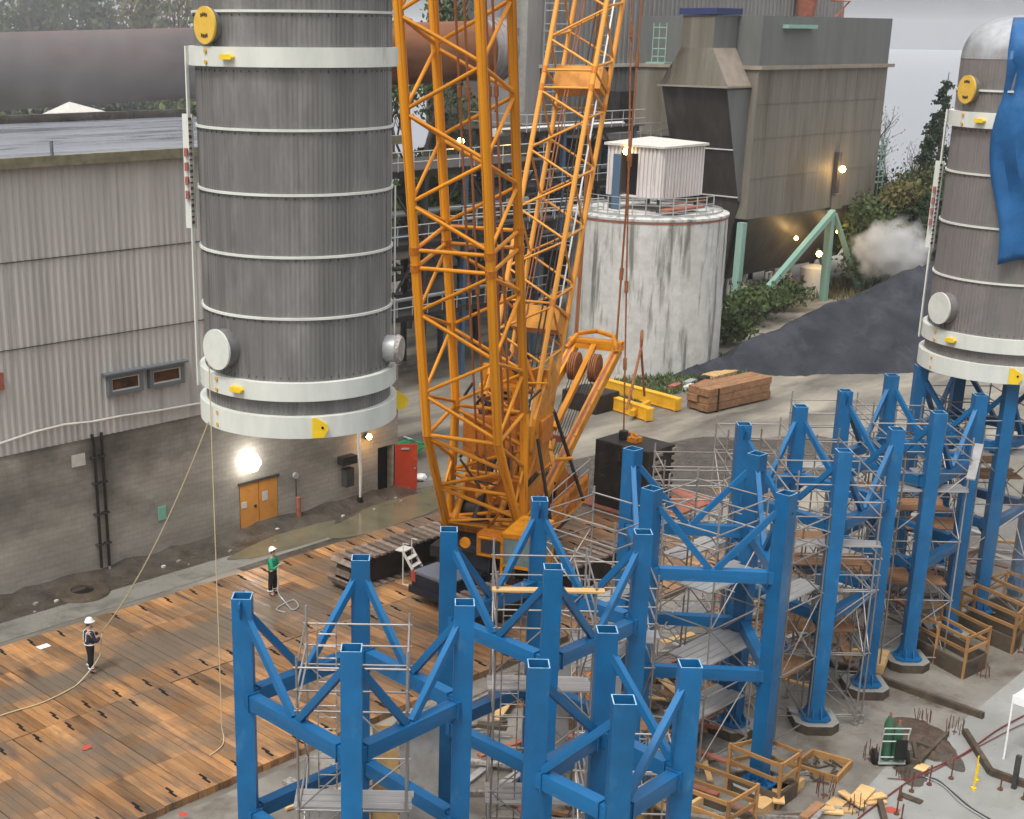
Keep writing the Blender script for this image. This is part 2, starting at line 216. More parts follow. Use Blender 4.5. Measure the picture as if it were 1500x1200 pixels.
# ---------------- building helpers ----------------
ORG = {}
def org(o):
    v = Vector((0,0,0))
    while o is not None:
        v += Vector(o.location); o = o.parent
    return v
def tag(o, label=None, cat=None, group=None, kind=None):
    if label: o['label'] = label
    if cat: o['category'] = cat
    if group: o['group'] = group
    if kind: o['kind'] = kind
    return o
def empty(name, loc, label, cat, group=None):
    o = bpy.data.objects.new(name, None); o.location = loc; o.empty_display_size = .2; COL.objects.link(o)
    return tag(o, label, cat, group)
def V(*a): return Vector(a[0]) if len(a) == 1 else Vector(a)
class MB:
    def __init__(s): s.v = []; s.f = []; s.m = []; s.sm = []
    def add(s, vs, fs, mi=0, smooth=False):
        o = len(s.v); s.v += [Vector(p) for p in vs]
        for f in fs: s.f.append([i+o for i in f]); s.m.append(mi); s.sm.append(smooth)
        return s
    def box(s, lo, hi, mi=0):
        x0,y0,z0 = lo; x1,y1,z1 = hi
        return s.add([(x0,y0,z0),(x1,y0,z0),(x1,y1,z0),(x0,y1,z0),(x0,y0,z1),(x1,y0,z1),(x1,y1,z1),(x0,y1,z1)],
              [(0,3,2,1),(4,5,6,7),(0,1,5,4),(1,2,6,5),(2,3,7,6),(3,0,4,7)], mi)
    def obox(s, c, ux, uy, uz, mi=0):      # centre and three half vectors
        c = V(c); ux = V(ux); uy = V(uy); uz = V(uz)
        p = [c+ux*a+uy*b+uz*d for d in (-1,1) for a,b in ((-1,-1),(1,-1),(1,1),(-1,1))]
        return s.add(p, [(0,3,2,1),(4,5,6,7),(0,1,5,4),(1,2,6,5),(2,3,7,6),(3,0,4,7)], mi)
    def bar(s, a, b, w, h, mi=0, up=(0,0,1)):
        a = V(a); b = V(b); d = (b-a); ln = d.length; d.normalize()
        u = V(up)
        if abs(d.dot(u)) > .98: u = V(1,0,0)
        sx = d.cross(u).normalized(); uu = sx.cross(d).normalized()
        return s.obox((a+b)/2, d*ln/2, sx*w/2, uu*h/2, mi)
    def tube(s, pts, r, n=8, mi=0, caps=True, closed=False):
        pts = [V(p) for p in pts]; k = len(pts); vs = []; prev = None
        for i, p in enumerate(pts):
            d = (pts[min(i+1,k-1)]-pts[max(i-1,0)]).normalized() if not closed else (pts[(i+1)%k]-pts[i-1]).normalized()
            if prev is None:
                u = V(0,0,1) if abs(d.z) < .9 else V(1,0,0)
                a = d.cross(u).normalized()
            else:
                a = (prev - d*prev.dot(d)).normalized()
            prev = a; b = d.cross(a)
            rr = r[i] if isinstance(r, (list,tuple)) else r
            for j in range(n):
                t = 2*math.pi*j/n; vs.append(p + a*(rr*math.cos(t)) + b*(rr*math.sin(t)))
        fs = []
        for i in range(k if closed else k-1):
            i2 = (i+1) % k
            for j in range(n): fs.append((i*n+j, i*n+(j+1)%n, i2*n+(j+1)%n, i2*n+j))
        s.add(vs, fs, mi, n > 5)
        if caps and not closed: s.add([vs[j] for j in range(n)], [tuple(range(n))[::-1]], mi); s.add([vs[(k-1)*n+j] for j in range(n)], [tuple(range(n))], mi)
        return s
    def lathe(s, c, prof, n=32, mi=0, wave=0, nw=0, a0=0, a1=2*math.pi):
        c = V(c); full = abs(a1-a0-2*math.pi) < 1e-6; m = n if full else n+1; vs = []
        for r, z in prof:
            for j in range(m):
                t = a0+(a1-a0)*j/n; rr = r + (wave if (nw and (j % 4) in (0,1)) else 0)
                vs.append(c+V(rr*math.cos(t), rr*math.sin(t), z))
        fs = []
        for i in range(len(prof)-1):
            for j in range(n):
                j2 = (j+1) % m; fs.append((i*m+j, i*m+j2, (i+1)*m+j2, (i+1)*m+j))
        return s.add(vs, fs, mi, nw == 0)
    def prism(s, poly, d, mi=0):           # planar polygon extruded by vector d
        poly = [V(p) for p in poly]; d = V(d); n = len(poly)
        vs = poly + [p+d for p in poly]
        return s.add(vs, [tuple(range(n))[::-1], tuple(range(n,2*n))] + [(i,(i+1)%n,n+(i+1)%n,n+i) for i in range(n)], mi)
    def build(s, name, mats, parent=None, bevel=0, local=False):
        if not isinstance(mats, (list,tuple)): mats = [mats]
        mats = [K[m] if isinstance(m, str) else m for m in mats]
        o0 = org(parent) if (parent is not None and not local) else V(0,0,0)
        me = bpy.data.meshes.new(name); me.from_pydata([tuple(p-o0) for p in s.v], [], s.f)
        for m in mats: me.materials.append(m)
        me.polygons.foreach_set('material_index', s.m); me.polygons.foreach_set('use_smooth', s.sm)
        bm = bmesh.new(); bm.from_mesh(me); bmesh.ops.recalc_face_normals(bm, faces=bm.faces)
        for e in bm.edges:
            if len(e.link_faces) == 2 and e.calc_face_angle(0) > .6: e.smooth = False
        bm.to_mesh(me); bm.free()
        me.update()
        o = bpy.data.objects.new(name, me); COL.objects.link(o)
        if parent is not None: o.parent = parent
        if bevel:
            b = o.modifiers.new('bevel', 'BEVEL'); b.width = bevel; b.segments = 2; b.limit_method = 'ANGLE'
        return o
_unit = {}
def unit(kind, mat):
    k = (kind, mat)
    if k not in _unit:
        b = MB()
        if kind == 'box': b.box((-.5,-.5,-.5),(.5,.5,.5))
        else:
            n = int(kind[3:]); vs = [(math.cos(2*math.pi*j/n), math.sin(2*math.pi*j/n), z) for z in (-.5,.5) for j in range(n)]
            b.add(vs, [(j,(j+1)%n,n+(j+1)%n,n+j) for j in range(n)], 0, True); b.add(vs[:n], [tuple(range(n))[::-1]]); b.add(vs[n:], [tuple(range(n))])
        me = bpy.data.meshes.new('unit_'+kind); me.from_pydata([tuple(v) for v in b.v], [], b.f); me.materials.append(K[mat]); me.polygons.foreach_set('use_smooth', b.sm)
        bm = bmesh.new(); bm.from_mesh(me)
        for e in bm.edges:
            if len(e.link_faces) == 2 and e.calc_face_angle(0) > 1.1: e.smooth = False
        bm.to_mesh(me); bm.free()
        _unit[k] = me
    return _unit[k]
def rod(name, a, b, r, mat, parent=None, n=8):
    a = V(a); b = V(b); o = bpy.data.objects.new(name, unit('rod%d' % n, mat)); COL.objects.link(o)
    o.parent = parent; o.location = (a+b)/2 - (org(parent) if parent else V(0,0,0))
    o.rotation_mode = 'QUATERNION'; o.rotation_quaternion = (b-a).to_track_quat('Z','Y'); o.scale = (r, r, (b-a).length)
    return o
def slab_(name, a, b, w, h, mat, parent=None, up=(0,0,1)):    # straight rectangular member
    a = V(a); b = V(b); d = (b-a); ln = d.length; d.normalize(); u = V(up)
    if abs(d.dot(u)) > .98: u = V(1,0,0)
    sx = d.cross(u).normalized(); uu = sx.cross(d).normalized()
    o = bpy.data.objects.new(name, unit('box', mat)); COL.objects.link(o); o.parent = parent
    o.location = (a+b)/2 - (org(parent) if parent else V(0,0,0)); o.rotation_mode = 'QUATERNION'
    o.rotation_quaternion = Matrix((sx, d, uu)).transposed().to_quaternion(); o.scale = (w, ln, h)
    return o
def copy_tree(o, parent=None):
    c = o.copy(); COL.objects.link(c); c.parent = parent
    for ch in list(o.children): copy_tree(ch, c)
    return c
def sheet(name, pts, z, mat, kind='structure', label=None):
    o = MB().add([(p[0],p[1],z) for p in pts], [tuple(range(len(pts)))]).build(name, mat); return tag(o, label=label, kind=kind)
def xy(x, y, z=0): p = at(x, y, z); return (p.x, p.y)
# =====================================================================
# THE SETTING
# =====================================================================
g = MB(); nx = 70
def gh(x, y):
    h = -.02
    d = y-72-.05*x                       # wooded hill rising behind the kiln on the left
    if d > 0 and x < 118: h += min(13, d*.28)*max(0, min(1, (118-x)/50))
    if x > 133: h -= (x-133)*.8
    return h
xs = [-400,-150,-60,-20]+[i*4 for i in range(0,46)]+[200,240,300]
ys = [-400,-150,-60,-20]+[i*4 for i in range(0,40)]+[180,220,300]
vs = [(x,y,gh(x,y)) for y in ys for x in xs]; nX = len(xs)
g.add(vs, [(j*nX+i, j*nX+i+1, (j+1)*nX+i+1, (j+1)*nX+i) for j in range(len(ys)-1) for i in range(nX-1)], 0, True)
tag(g.build('ground', 'yard'), kind='structure')
tag(MB().add([(-1490,-1490,-2),(2490,-1490,-2),(2490,2490,-2),(-1490,2490,-2)], [(0,1,2,3)]).build('sea', 'sea'), kind='structure')  # added far plane, coloured as foggy sky below the horizon
sheet('hillside', [(60,82),(118,96),(118,180),(-60,180),(-60,76)], -.6, 'hill')
# paths, slabs, puddles
sheet('path', [(-10,39.7),(47,40.6),(47,43.3),(-10,43.3)], -.008, 'path')
sheet('crane_pad', [(30,27.4),(47,27.4),(50,40.5),(30,40.4)], -.012, 'mud')
sheet('concrete_slab', [(0,-6),(44,-6),(60,14),(60,26.5),(46,27.2),(0,27.2)], -.004, 'slab')
k = [(1413,1080),(1450,1135),(1520,1160),(1560,1250),(1150,1290),(1110,1200),(1215,1170),(1290,1105)]
kk = [xy(*p) for p in k]
sheet('smooth_slab', [xy(1230,1200),xy(1300,1120),xy(1340,1100),xy(1405,1060),xy(1600,900),xy(1900,1100),xy(1600,1500),xy(1260,1330)], 0.002, 'slab2')
def blob(cx_, cy_, rx, ry, seed, n=40, ang=0):
    r = random.Random(seed); ph = [r.uniform(0,6.28) for _ in range(5)]; out = []
    for i in range(n):
        t = 2*math.pi*i/n; k_ = 1+sum(math.sin((j+2)*t+ph[j])*.16/(j+1) for j in range(5))
        x = math.cos(t)*rx*k_; y = math.sin(t)*ry*k_; out.append((cx_+x*math.cos(ang)-y*math.sin(ang), cy_+x*math.sin(ang)+y*math.cos(ang)))
    return out
p0 = at(590,735); sheet('puddle_water', blob(p0.x-.3,p0.y-.6,4.2,1.5,3,60,.12), .006, 'water')
p0 = at(430,790); sheet('puddle', blob(p0.x,p0.y,3.4,.75,5,50,.1), .004, 'water')
p0 = at(700,700); sheet('yard_puddle', blob(p0.x+4,p0.y+1,3,1.2,8), .004, 'water')
p0 = at(1010,690); sheet('mud_patch', blob(p0.x,p0.y,9,4.5,11,60), -.006, 'mud')
p0 = at(1000,640); 
sheet('road', [(92,66),(112,62.5),(128,60),(170,50),(170,57),(132,68),(112,69),(92,72)], .02, 'road')
# gravel and grass banks
def scatter_leaves(mb, pts, size, seed, mi=0):
    r = random.Random(seed)
    for p in pts:
        a = Vector((r.gauss(0,1), r.gauss(0,1), r.gauss(0,.6))).normalized(); b_ = a.orthogonal().normalized(); s_ = size*r.uniform(.5,1.4)
        b_ = Quaternion(a, r.uniform(0,6.28)) @ b_; c_ = a.cross(b_)
        mb.add([p-b_*s_*.5, p+c_*s_*.35, p+b_*s_*.7, p-c_*s_*.35], [(0,1,2,3)], mi)
def grass(name, poly, n, h, mat, seed, label=None):
    r = random.Random(seed); mb = MB(); xs_ = [p[0] for p in poly]; ys_ = [p[1] for p in poly]; c = 0
    def inside(x, y):
        k_ = False; j = len(poly)-1
        for i in range(len(poly)):
            if (poly[i][1] > y) != (poly[j][1] > y) and x < (poly[j][0]-poly[i][0])*(y-poly[i][1])/(poly[j][1]-poly[i][1])+poly[i][0]: k_ = not k_
            j = i
        return k_
    while c < n:
        x = r.uniform(min(xs_),max(xs_)); y = r.uniform(min(ys_),max(ys_))
        if not inside(x,y): continue
        c += 1; t = r.uniform(0,6.28); hh = h*r.uniform(.3,1.2)
        mb.add([(x-math.cos(t)*.06,y-math.sin(t)*.06,0),(x+math.cos(t)*.06,y+math.sin(t)*.06,0),(x+r.gauss(0,.12),y+r.gauss(0,.12),hh)], [(0,1,2)])
    return tag(mb.build(name, mat), label, 'grass', kind='stuff')
grass('grass', [(63,45.5),(69,45),(73,45.5),(76,47.5),(75.5,50),(73,48.6),(70,48.3),(66.5,49.5),(63,50),(60,46.5)], 3000, .28, 'leafB', 2, 'green grass and weeds growing round the foot of the concrete silo')
grass('grass', [(100,48),(108,52),(128,52),(128,58),(108,60),(98,57)], 2500, .8, 'leafC', 4, 'rough olive grass beside the far gravel road')
# =====================================================================
# LEFT BUILDING
# =====================================================================
B = empty('mill_building', (30,43.3,0), 'long mill building with corrugated upper wall over stained block wall', 'building')
WQ = 43.3; PL, PR_ = -6, 41.25
mb = MB(); mb.box((PL,WQ,-.3),(32.45,WQ+.5,5.7)).box((34.45,WQ,-.3),(40.05,WQ+.5,5.7)).box((32.45,WQ,2.1),(34.45,WQ+.5,5.7)).box((41.0,WQ,-.3),(PR_,WQ+.5,5.7)).box((40.05,WQ,2.15),(41.0,WQ+.5,5.7))
mb.box((PR_-.5,WQ+.5,-.3),(PR_,59,5.7)).box((40.0,WQ+1.6,-.1),(41.1,WQ+1.7,2.4))
mb.build('block_wall', 'block', B)
mb = MB(); p = PL; pts = []
while p < PR_-.6:                         # real corrugation
    for f_, o_ in ((0,0),(.22,0),(.45,.035),(.7,.035),(.92,0)): pts.append((p+f_*.27, -.06-o_))
    p += .27
xw0, xw1 = atq(150,560,WQ), atq(268,540,WQ)
for z0, z1, off in ((5.35,9.05,0),(9.02,12.0,.012),(11.97,15.25,.024)):
    vs = [(a, WQ+b_-off, z) for z in (z0,z1) for a,b_ in pts]; n = len(pts)
    mb.add(vs, [(i,i+1,n+i+1,n+i) for i in range(n-1)])
mb.box((PR_-.2,WQ+.5,5.7),(PR_+.05,59,15.3))
mb.build('corrugated_siding', 'siding', B)
mb = MB()
for z in (9.03, 11.99): mb.box((PL,WQ-.135,z-.012),(PR_-.4,WQ-.1,z+.012))
mb.build('lap_seam', 'steeldk', B)
mb = MB(); mb.add([(PL,WQ-.25,15.33),(PR_,WQ-.25,15.33),(PR_,58,15.5),(PL,58,15.5)], [(0,1,2,3)]); mb.box((PL,WQ+.5,14.9),(PR_,57.9,15.25))
rf = mb.build('roof', 'roof', B)
MB().box((PL,57.9,15.3),(PR_,58.3,15.85)).build('parapet', 'mud', B)
MB().box((PL,WQ-.42,15.08),(PR_,WQ-.2,15.42)).build('gutter', 'gutter', B)
for x, y in ((77,238),):
    a = atq(x,y,WQ-.35); rod('roof_post', a+V(0,0,0), a+V(0,0,.7), .06, 'wframe', B)
# white cable
mb = MB(); pts = [atq(x,y,WQ-.2) for x,y in ((-60,668),(0,650),(50,633),(95,622),(135,618),(180,609),(230,602),(297,590),(360,575))]
mb.tube(pts, .045, 6).build('white_cable', 'pale', B)
# windows
def window(pxs, lamp=False):
    a = atq(*pxs[0],WQ); b_ = atq(*pxs[1],WQ); x0, x1 = a.x, b_.x; z1 = (a.z+b_.z)/2+.0; z0 = z1-.78
    mb = MB(); o = WQ-.18; f = .14
    mb.box((x0,o-.12,z0),(x1,o+.1,z0+f)).box((x0,o-.12,z1-f),(x1,o+.1,z1)).box((x0,o-.12,z0+f),(x0+f,o+.1,z1-f)).box((x1-f,o-.12,z0+f),(x1,o+.1,z1-f))
    w_ = mb.build('window', 'wframe', B)
    MB().box((x0+f,o-.02,z0+f),(x1-f,o+.01,z1-f)).build('pane', 'glassd', w_)
    mb = MB(); i = f; j = f+.05
    mb.box((x0+i,o-.06,z0+i),(x1-i,o-.03,z0+j)).box((x0+i,o-.06,z1-j),(x1-i,o-.03,z1-i)).box((x0+i,o-.06,z0+j),(x0+j,o-.03,z1-j)).box((x1-j,o-.06,z0+j),(x1-i,o-.03,z1-j))
    mb.build('frame', 'pale', w_)
    MB().box((x0-.15,o-.2,z1),(x1+.15,o+.1,z1+.07)).build('sill', 'wframe', w_)
window(((152,548),(203,540))); window(((213,538),(263,529)))
a = atq(-6,560,WQ-.15); MB().box((a.x-.6,WQ-.2,a.z-.3),(a.x+.28,WQ-.1,a.z+.3)).build('vent', 'rusty', B)
# doors
for x0, x1 in ((32.5,33.44),(33.48,34.42)):
    d_ = MB().box((x0,WQ+.02,0.02),(x1,WQ+.1,2.06)).build('orange_door', 'doorO', B)
    if x0 < 33: MB().box((x0+.05,WQ-.0,1.05),(x0+.33,WQ+.018,1.3)).build('notice', 'pale', d_); MB().obox((x1-.18,WQ,1.02),(.05,0,0),(0,.02,0),(0,0,.06)).build('handle', 'steeldk', d_)
    else: MB().box((x0+.15,WQ,1.15),(x0+.43,WQ+.018,1.55)).build('notice', 'pale', d_)
MB().box((32.4,WQ-.06,2.07),(34.5,WQ,2.16)).build('door_lintel', 'steeldk', B)
rd = MB().obox((41.02,WQ-.02,1.08),(.02,.0,0),(.0,.02,0),(0,0,1.06)).build('door_hinge', 'steeldk', B)
a = at(549,726); b_ = at(580,723); d_ = V(b_.x-41.02,b_.y-43.25,0)
dd = V(.75,-.62,0).normalized()
dr = MB().bar((41.03,WQ-.06,1.1),(41.03+dd.x*1.0,WQ-.06+dd.y*1.0,1.1),.05,2.08).build('red_door', 'doorR', B)
MB().bar((41.03+dd.x*.25-.02,WQ-.06+dd.y*.25-.06,1.95),(41.03+dd.x*.6-.02,WQ-.06+dd.y*.6-.06,1.95),.04,.07).build('door_closer', 'galv', dr)
MB().tube([(41.03+dd.x*.88-.03,WQ-.1+dd.y*.88,1.05),(41.03+dd.x*.88-.05,WQ-.16+dd.y*.88,1.05)],.03).build('handle', 'galv', dr)
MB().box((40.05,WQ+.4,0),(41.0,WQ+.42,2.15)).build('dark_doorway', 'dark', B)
# things fixed on the wall
def onwall(name, x0, y0, x1, y1, mat, label, cat, t=.05):
    a = atq(x0,y0,WQ-t); b_ = atq(x1,y1,WQ-t); return tag(MB().box((min(a.x,b_.x),WQ-t,min(a.z,b_.z)),(max(a.x,b_.x),WQ-.003,max(a.z,b_.z))).build(name, mat), label, cat)
onwall('wall_sign', 105,668,125.5,681, 'pale', 'small blank white sign on the block wall left of the black downpipes', 'sign')
onwall('wall_notice', 232,744,244,760, 'green', 'small mint green board low on the block wall', 'board')
for i, (x, lab) in enumerate(((137,'left black downpipe clamped to the block wall'),(149,'right black downpipe clamped to the block wall'))):
    a = atq(x,640,WQ-.14); t_ = empty('downpipe', (a.x,WQ-.14,0), lab, 'pipe', 'black downpipes on the block wall')
    xs_ = a.x; MB().tube([(xs_,WQ-.14,.3),(xs_,WQ-.14,5.0),(xs_-.1+i*.05,WQ-.2,5.5)],.06).build('pipe', 'black', t_)
    for z in (1.2,2.4,3.6,4.6): MB().box((xs_-.13,WQ-.2,z-.03),(xs_+.13,WQ-.002,z+.03)).build('clamp', 'steeldk', t_)
a = atq(161,840,WQ-.1); tag(MB().tube([(a.x,WQ-.12,.1),(a.x,WQ-.12,1.6)],.05).build('standpipe','galv'),'short grey standpipe against the wall right of the downpipes','pipe')
def lamp(name, p, r, mat, label, light=None, body='steeldk'):
    t_ = empty(name, p, label, 'lamp')
    MB().obox(V(p)+V(0,.1,0),(.12,0,0),(0,.1,0),(0,0,.12)).build('lamp_bracket', body, t_)
    MB().lathe(V(p)+V(0,0,0), [(0,-r),(r*.6,-r*.75),(r,0),(r*.6,r*.75),(0,r)], 16).build('lamp_globe', mat, t_)
    if light:
        ld = bpy.data.lights.new('lamp_light','POINT'); ld.energy = light[0]; ld.color = light[1]; ld.shadow_soft_size = r
        lo = bpy.data.objects.new('lamp_light', ld); COL.objects.link(lo); lo.parent = t_; lo.location = (0,-.35,-.1)
    return t_
a = atq(369,678,WQ-.35); lamp('wall_lamp', (a.x,WQ-.3,a.z), .42, 'lampW', 'round white lamp with glare-sized globe on the wall above the orange double door', (22,(1,.93,.8)))  # globe drawn large to take in the glare round the lamp
a = atq(541,640,WQ-.3); lamp('wall_lamp', (a.x,WQ-.28,a.z), .14, 'lampY', 'small amber lamp on the wall above the open red door', (25,(1,.5,.15)))
a = atq(434,697,WQ-.12); t_ = empty('pressure_gauge', (a.x,WQ-.12,0), 'round grey gauge over a rusty post on the wall right of the orange doors', 'gauge')
MB().tube([(a.x,WQ-.02,a.z),(a.x,WQ-.14,a.z)],.13,16).build('dial','galv',t_); MB().tube([(a.x,WQ-.25,0),(a.x,WQ-.25,1.0)],.1).build('post','rusty',t_); MB().tube([(a.x,WQ-.1,1),(a.x,WQ-.1,a.z)],.03).build('pipe','steeldk',t_)
a = at(515,735); t_ = empty('drain_pipe', (a.x,a.y,0), 'white vertical pipe standing before the wall left of the red door', 'pipe')
MB().tube([(a.x,WQ-.5,.3),(a.x+.03,WQ-.5,1.6),(a.x-.08,WQ-.5,2.6),(a.x-.08,WQ-.5,5.4)],[.05,.08,.08,.08]).build('pipe','pale',t_); MB().tube([(a.x,WQ-.5,0),(a.x,WQ-.5,.35)],.14).build('shoe','black',t_)
MB().box((a.x-.9,WQ-.45,1.9),(a.x-.1,WQ-.05,2.25)).build('electrical_box','black',t_); MB().box((a.x-.7,WQ-.4,.9),(a.x-.25,WQ-.1,1.7)).build('meter_box','steeldk',t_)
a = at(121,868); t_ = empty('manhole', (a.x,a.y,0), 'brown round manhole rim in the dirt by the block wall', 'manhole')
MB().lathe((a.x,a.y,0), [(.42,.0),(.42,.12),(.62,.14),(.95,.08),(1.0,0)], 28).build('rim','formply',t_); MB().lathe((a.x,a.y,.03), [(0,0),(.42,0)], 24).build('hole','dark',t_)
r = random.Random(5)
for i in range(26):
    x = r.uniform(22,41); y = r.uniform(41.6,43); s_ = r.uniform(.03,.09); z = 0
    tag(MB().obox((x,y,s_*.5),(s_,s_*.2,0),(-.2*s_,s_*.7,0),(0,0,s_*.5)).build('rubble_stone','block' if i%3 else 'pale'),'small pale stone in the dirt along the foot of the block wall','stone','loose stones along the block wall')
mb = MB(); r = random.Random(9)
n = 60; vs = []
for i in range(n+1):
    for j in range(7):
        x = 10+i*.53; y = 43.3-.0-j*.28; vs.append((x, y, max(-.006,(.3-(j*.055))*(.5+.5*r.random())*(1 if j else 1.2)-.02*j)))
mb.add(vs, [(i*7+j,(i+1)*7+j,(i+1)*7+j+1,i*7+j+1) for i in range(n) for j in range(6)], 0, True)
tag(mb.build('dirt_bank','mud'), 'dark wet dirt banked along the foot of the block wall', 'dirt', kind='stuff')
# green hose, white sacks, small debris near the red door
a = at(592,668); t_ = MB(); 
for i in range(7): t_.tube([(a.x+math.cos(t)*( .55+.06*i)*1.0+.05*i, a.y+math.sin(t)*(.5+.05*i), .05+.07*i+.05*math.sin(3*t+i)) for t in [q_*.35 for q_ in range(18)]],.035,6,closed=True)
tag(t_.build('garden_hose','ghose'),'coiled bright green hose on the ground behind the red door','hose')
a = at(600,705)
for i,(dx,dy,s_) in enumerate(((0,0,.34),(.45,-.2,.3),(-.3,-.15,.24))):
    mb = MB(); mb.lathe((a.x+dx,a.y+dy,0), [(0,0),(s_,.03),(s_*1.1,s_*.4),(s_*.8,s_*.75),(s_*.2,s_*.95),(0,s_*.9)], 10)
    r = random.Random(i); mb.v = [v+V(r.uniform(-.06,.06),r.uniform(-.06,.06),r.uniform(-.02,.05)) for v in mb.v]
    tag(mb.build('white_sack','white'),'crumpled white plastic sack at the puddle edge near the red door','sack','white sacks by the puddle')
a = at(612,642); tag(MB().tube([at(592,640,.05),at(606,645,.05),at(622,650,.05)],.05,6).build('white_pipe','white'),'short white pipe lying on the yard above the green hose','pipe')
# =====================================================================
# TIMBER CRANE MATS
# =====================================================================
def mat_mesh(seed):
    r = random.Random(seed); mb = MB(); wd = 1.07
    for i in range(4):
        x0 = i*wd/4+.006; x1 = (i+1)*wd/4-.006; l0 = r.uniform(0,.02); l1 = 6.0-r.uniform(0,.02); z = .2+r.uniform(-.008,.008)
        mb.box((x0,l0,-.02),(x1,l1,z))
    for y0 in (.25,5.35):
        mb.box((wd*.44,y0-.05,.2),(wd*.495,y0+.28,.216),1); mb.box((wd*.495,y0+.2,.2),(wd*.55,y0+.52,.216),1)
    return mb
rows = ((27.45,'worn brown timber crane mat in the row nearest the blue towers','timber mats in the row by the blue towers'),
        (33.46,'orange brown timber crane mat in the row nearest the block wall','timber mats in the row by the block wall'))
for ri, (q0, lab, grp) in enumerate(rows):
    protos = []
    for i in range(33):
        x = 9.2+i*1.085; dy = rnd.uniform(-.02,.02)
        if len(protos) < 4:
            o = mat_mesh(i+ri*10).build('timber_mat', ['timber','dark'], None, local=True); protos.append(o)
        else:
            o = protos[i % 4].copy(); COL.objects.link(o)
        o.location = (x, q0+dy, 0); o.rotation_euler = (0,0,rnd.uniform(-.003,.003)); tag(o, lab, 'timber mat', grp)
a = at(64,947,.22); tag(MB().box((a.x-.2,a.y-.14,.215),(a.x+.2,a.y+.14,.225)).build('paper_sheet','white'),'bright white paper sheet lying on the mats left of the worker','paper')
for x,y,s_ in ((127,1095,.16),(268,1193,.14)):
    a = at(x,y,.22); sheet('red_glow_mark', blob(a.x,a.y,s_,s_*.8,int(x),16), .226, 'red')  # soft red glow on the mats put in as colour patches
# =====================================================================
# BLUE STEEL TOWERS
# =====================================================================
TZ = 8.5; CW = .2
def column(root, x, y, rot, base=True, gusset=None):
    c = V(x,y,0); a = R_(rot); u = V(math.cos(a),math.sin(a),0); v = V(-math.sin(a),math.cos(a),0)
    mb = MB(); o_, i_ = CW, CW-.022; z0 = .0
    def sq(h, z): return [c+u*h*sx+v*h*sy+V(0,0,z) for sx,sy in ((-1,-1),(1,-1),(1,1),(-1,1))]
    vs = sq(o_,z0)+sq(o_,TZ)+sq(i_,TZ)+sq(i_,TZ-1.2)
    f = []
    for k_ in range(3):
        for i in range(4): f.append((k_*4+i,k_*4+(i+1)%4,(k_+1)*4+(i+1)%4,(k_+1)*4+i))
    f.append((12,13,14,15)); mb.add(vs, f)
    mb.m[4:8] = [1]*4
    ob = mb.build('column', ['blue','bluerim'], root)
    if gusset:
        for s_ in (-1,1): MB().prism([c+u*s_*CW+V(0,0,TZ-.03), c+u*s_*(CW+.2)+V(0,0,TZ-.03), c+u*s_*(CW+.2)+V(0,0,TZ-.12), c+u*s_*CW+V(0,0,TZ-.45)], v*.03).build('head_lug', 'blue', ob)
    if base:
        mb = MB(); h = .42; ch = .2
        oct_ = [c+u*a_*h+v*b_*h for a_,b_ in ((-1,-1+ch*2),(-1+ch*2,-1),(1-ch*2,-1),(1,-1+ch*2),(1,1-ch*2),(1-ch*2,1),(-1+ch*2,1),(-1,1-ch*2))]
        mb.prism([p+V(0,0,.3) for p in oct_], (0,0,.05))
        for s_ in (-1,1):
            for d_, e_ in ((u,v),(v,u)):
                for t_ in (-.12,.12): mb.prism([c+d_*s_*CW+e_*t_+V(0,0,.35), c+d_*s_*(h-.04)+e_*t_+V(0,0,.35), c+d_*s_*CW+e_*t_+V(0,0,.68)], e_*.025)
        mb.build('base_plate', 'blue', ob)
    return ob
def pedestal(x, y, rot, label):
    c = V(x,y,0); a = R_(rot); u = V(math.cos(a),math.sin(a),0); v = V(-math.sin(a),math.cos(a),0); h = .64; k_ = .45
    oct_ = [c+u*a_*h+v*b_*h for a_,b_ in ((-1,-1+k_),(-1+k_,-1),(1,-1),(1,1),(-1+k_,1),(-1,1-k_))]
    t_ = MB().prism([p+V(0,0,-.02) for p in oct_], (0,0,.3)); t_.m = [1]*2+[0]*6; t_ = t_.build('pedestal', ['formply','slab2']); tag(t_, label, 'concrete base')
def mixp(a, b, k_): return a+(b-a)*k_
def brace_v(root, A_, B_, zt=8.02, zb=6.36, single=0):
    A_ = V(A_[0],A_[1],0); B_ = V(B_[0],B_[1],0); d = (B_-A_).normalized(); m = (A_+B_)/2
    z = V(0,0,1)
    if single >= 0: slab_('brace', A_+d*.17+z*zt, (m-d*.09 if not single else B_-d*.2)+z*zb, .13,.15,'blue',root)
    if single <= 0: slab_('brace', B_-d*.17+z*zt, (m+d*.09 if not single else A_+d*.2)+z*zb, .13,.15,'blue',root)
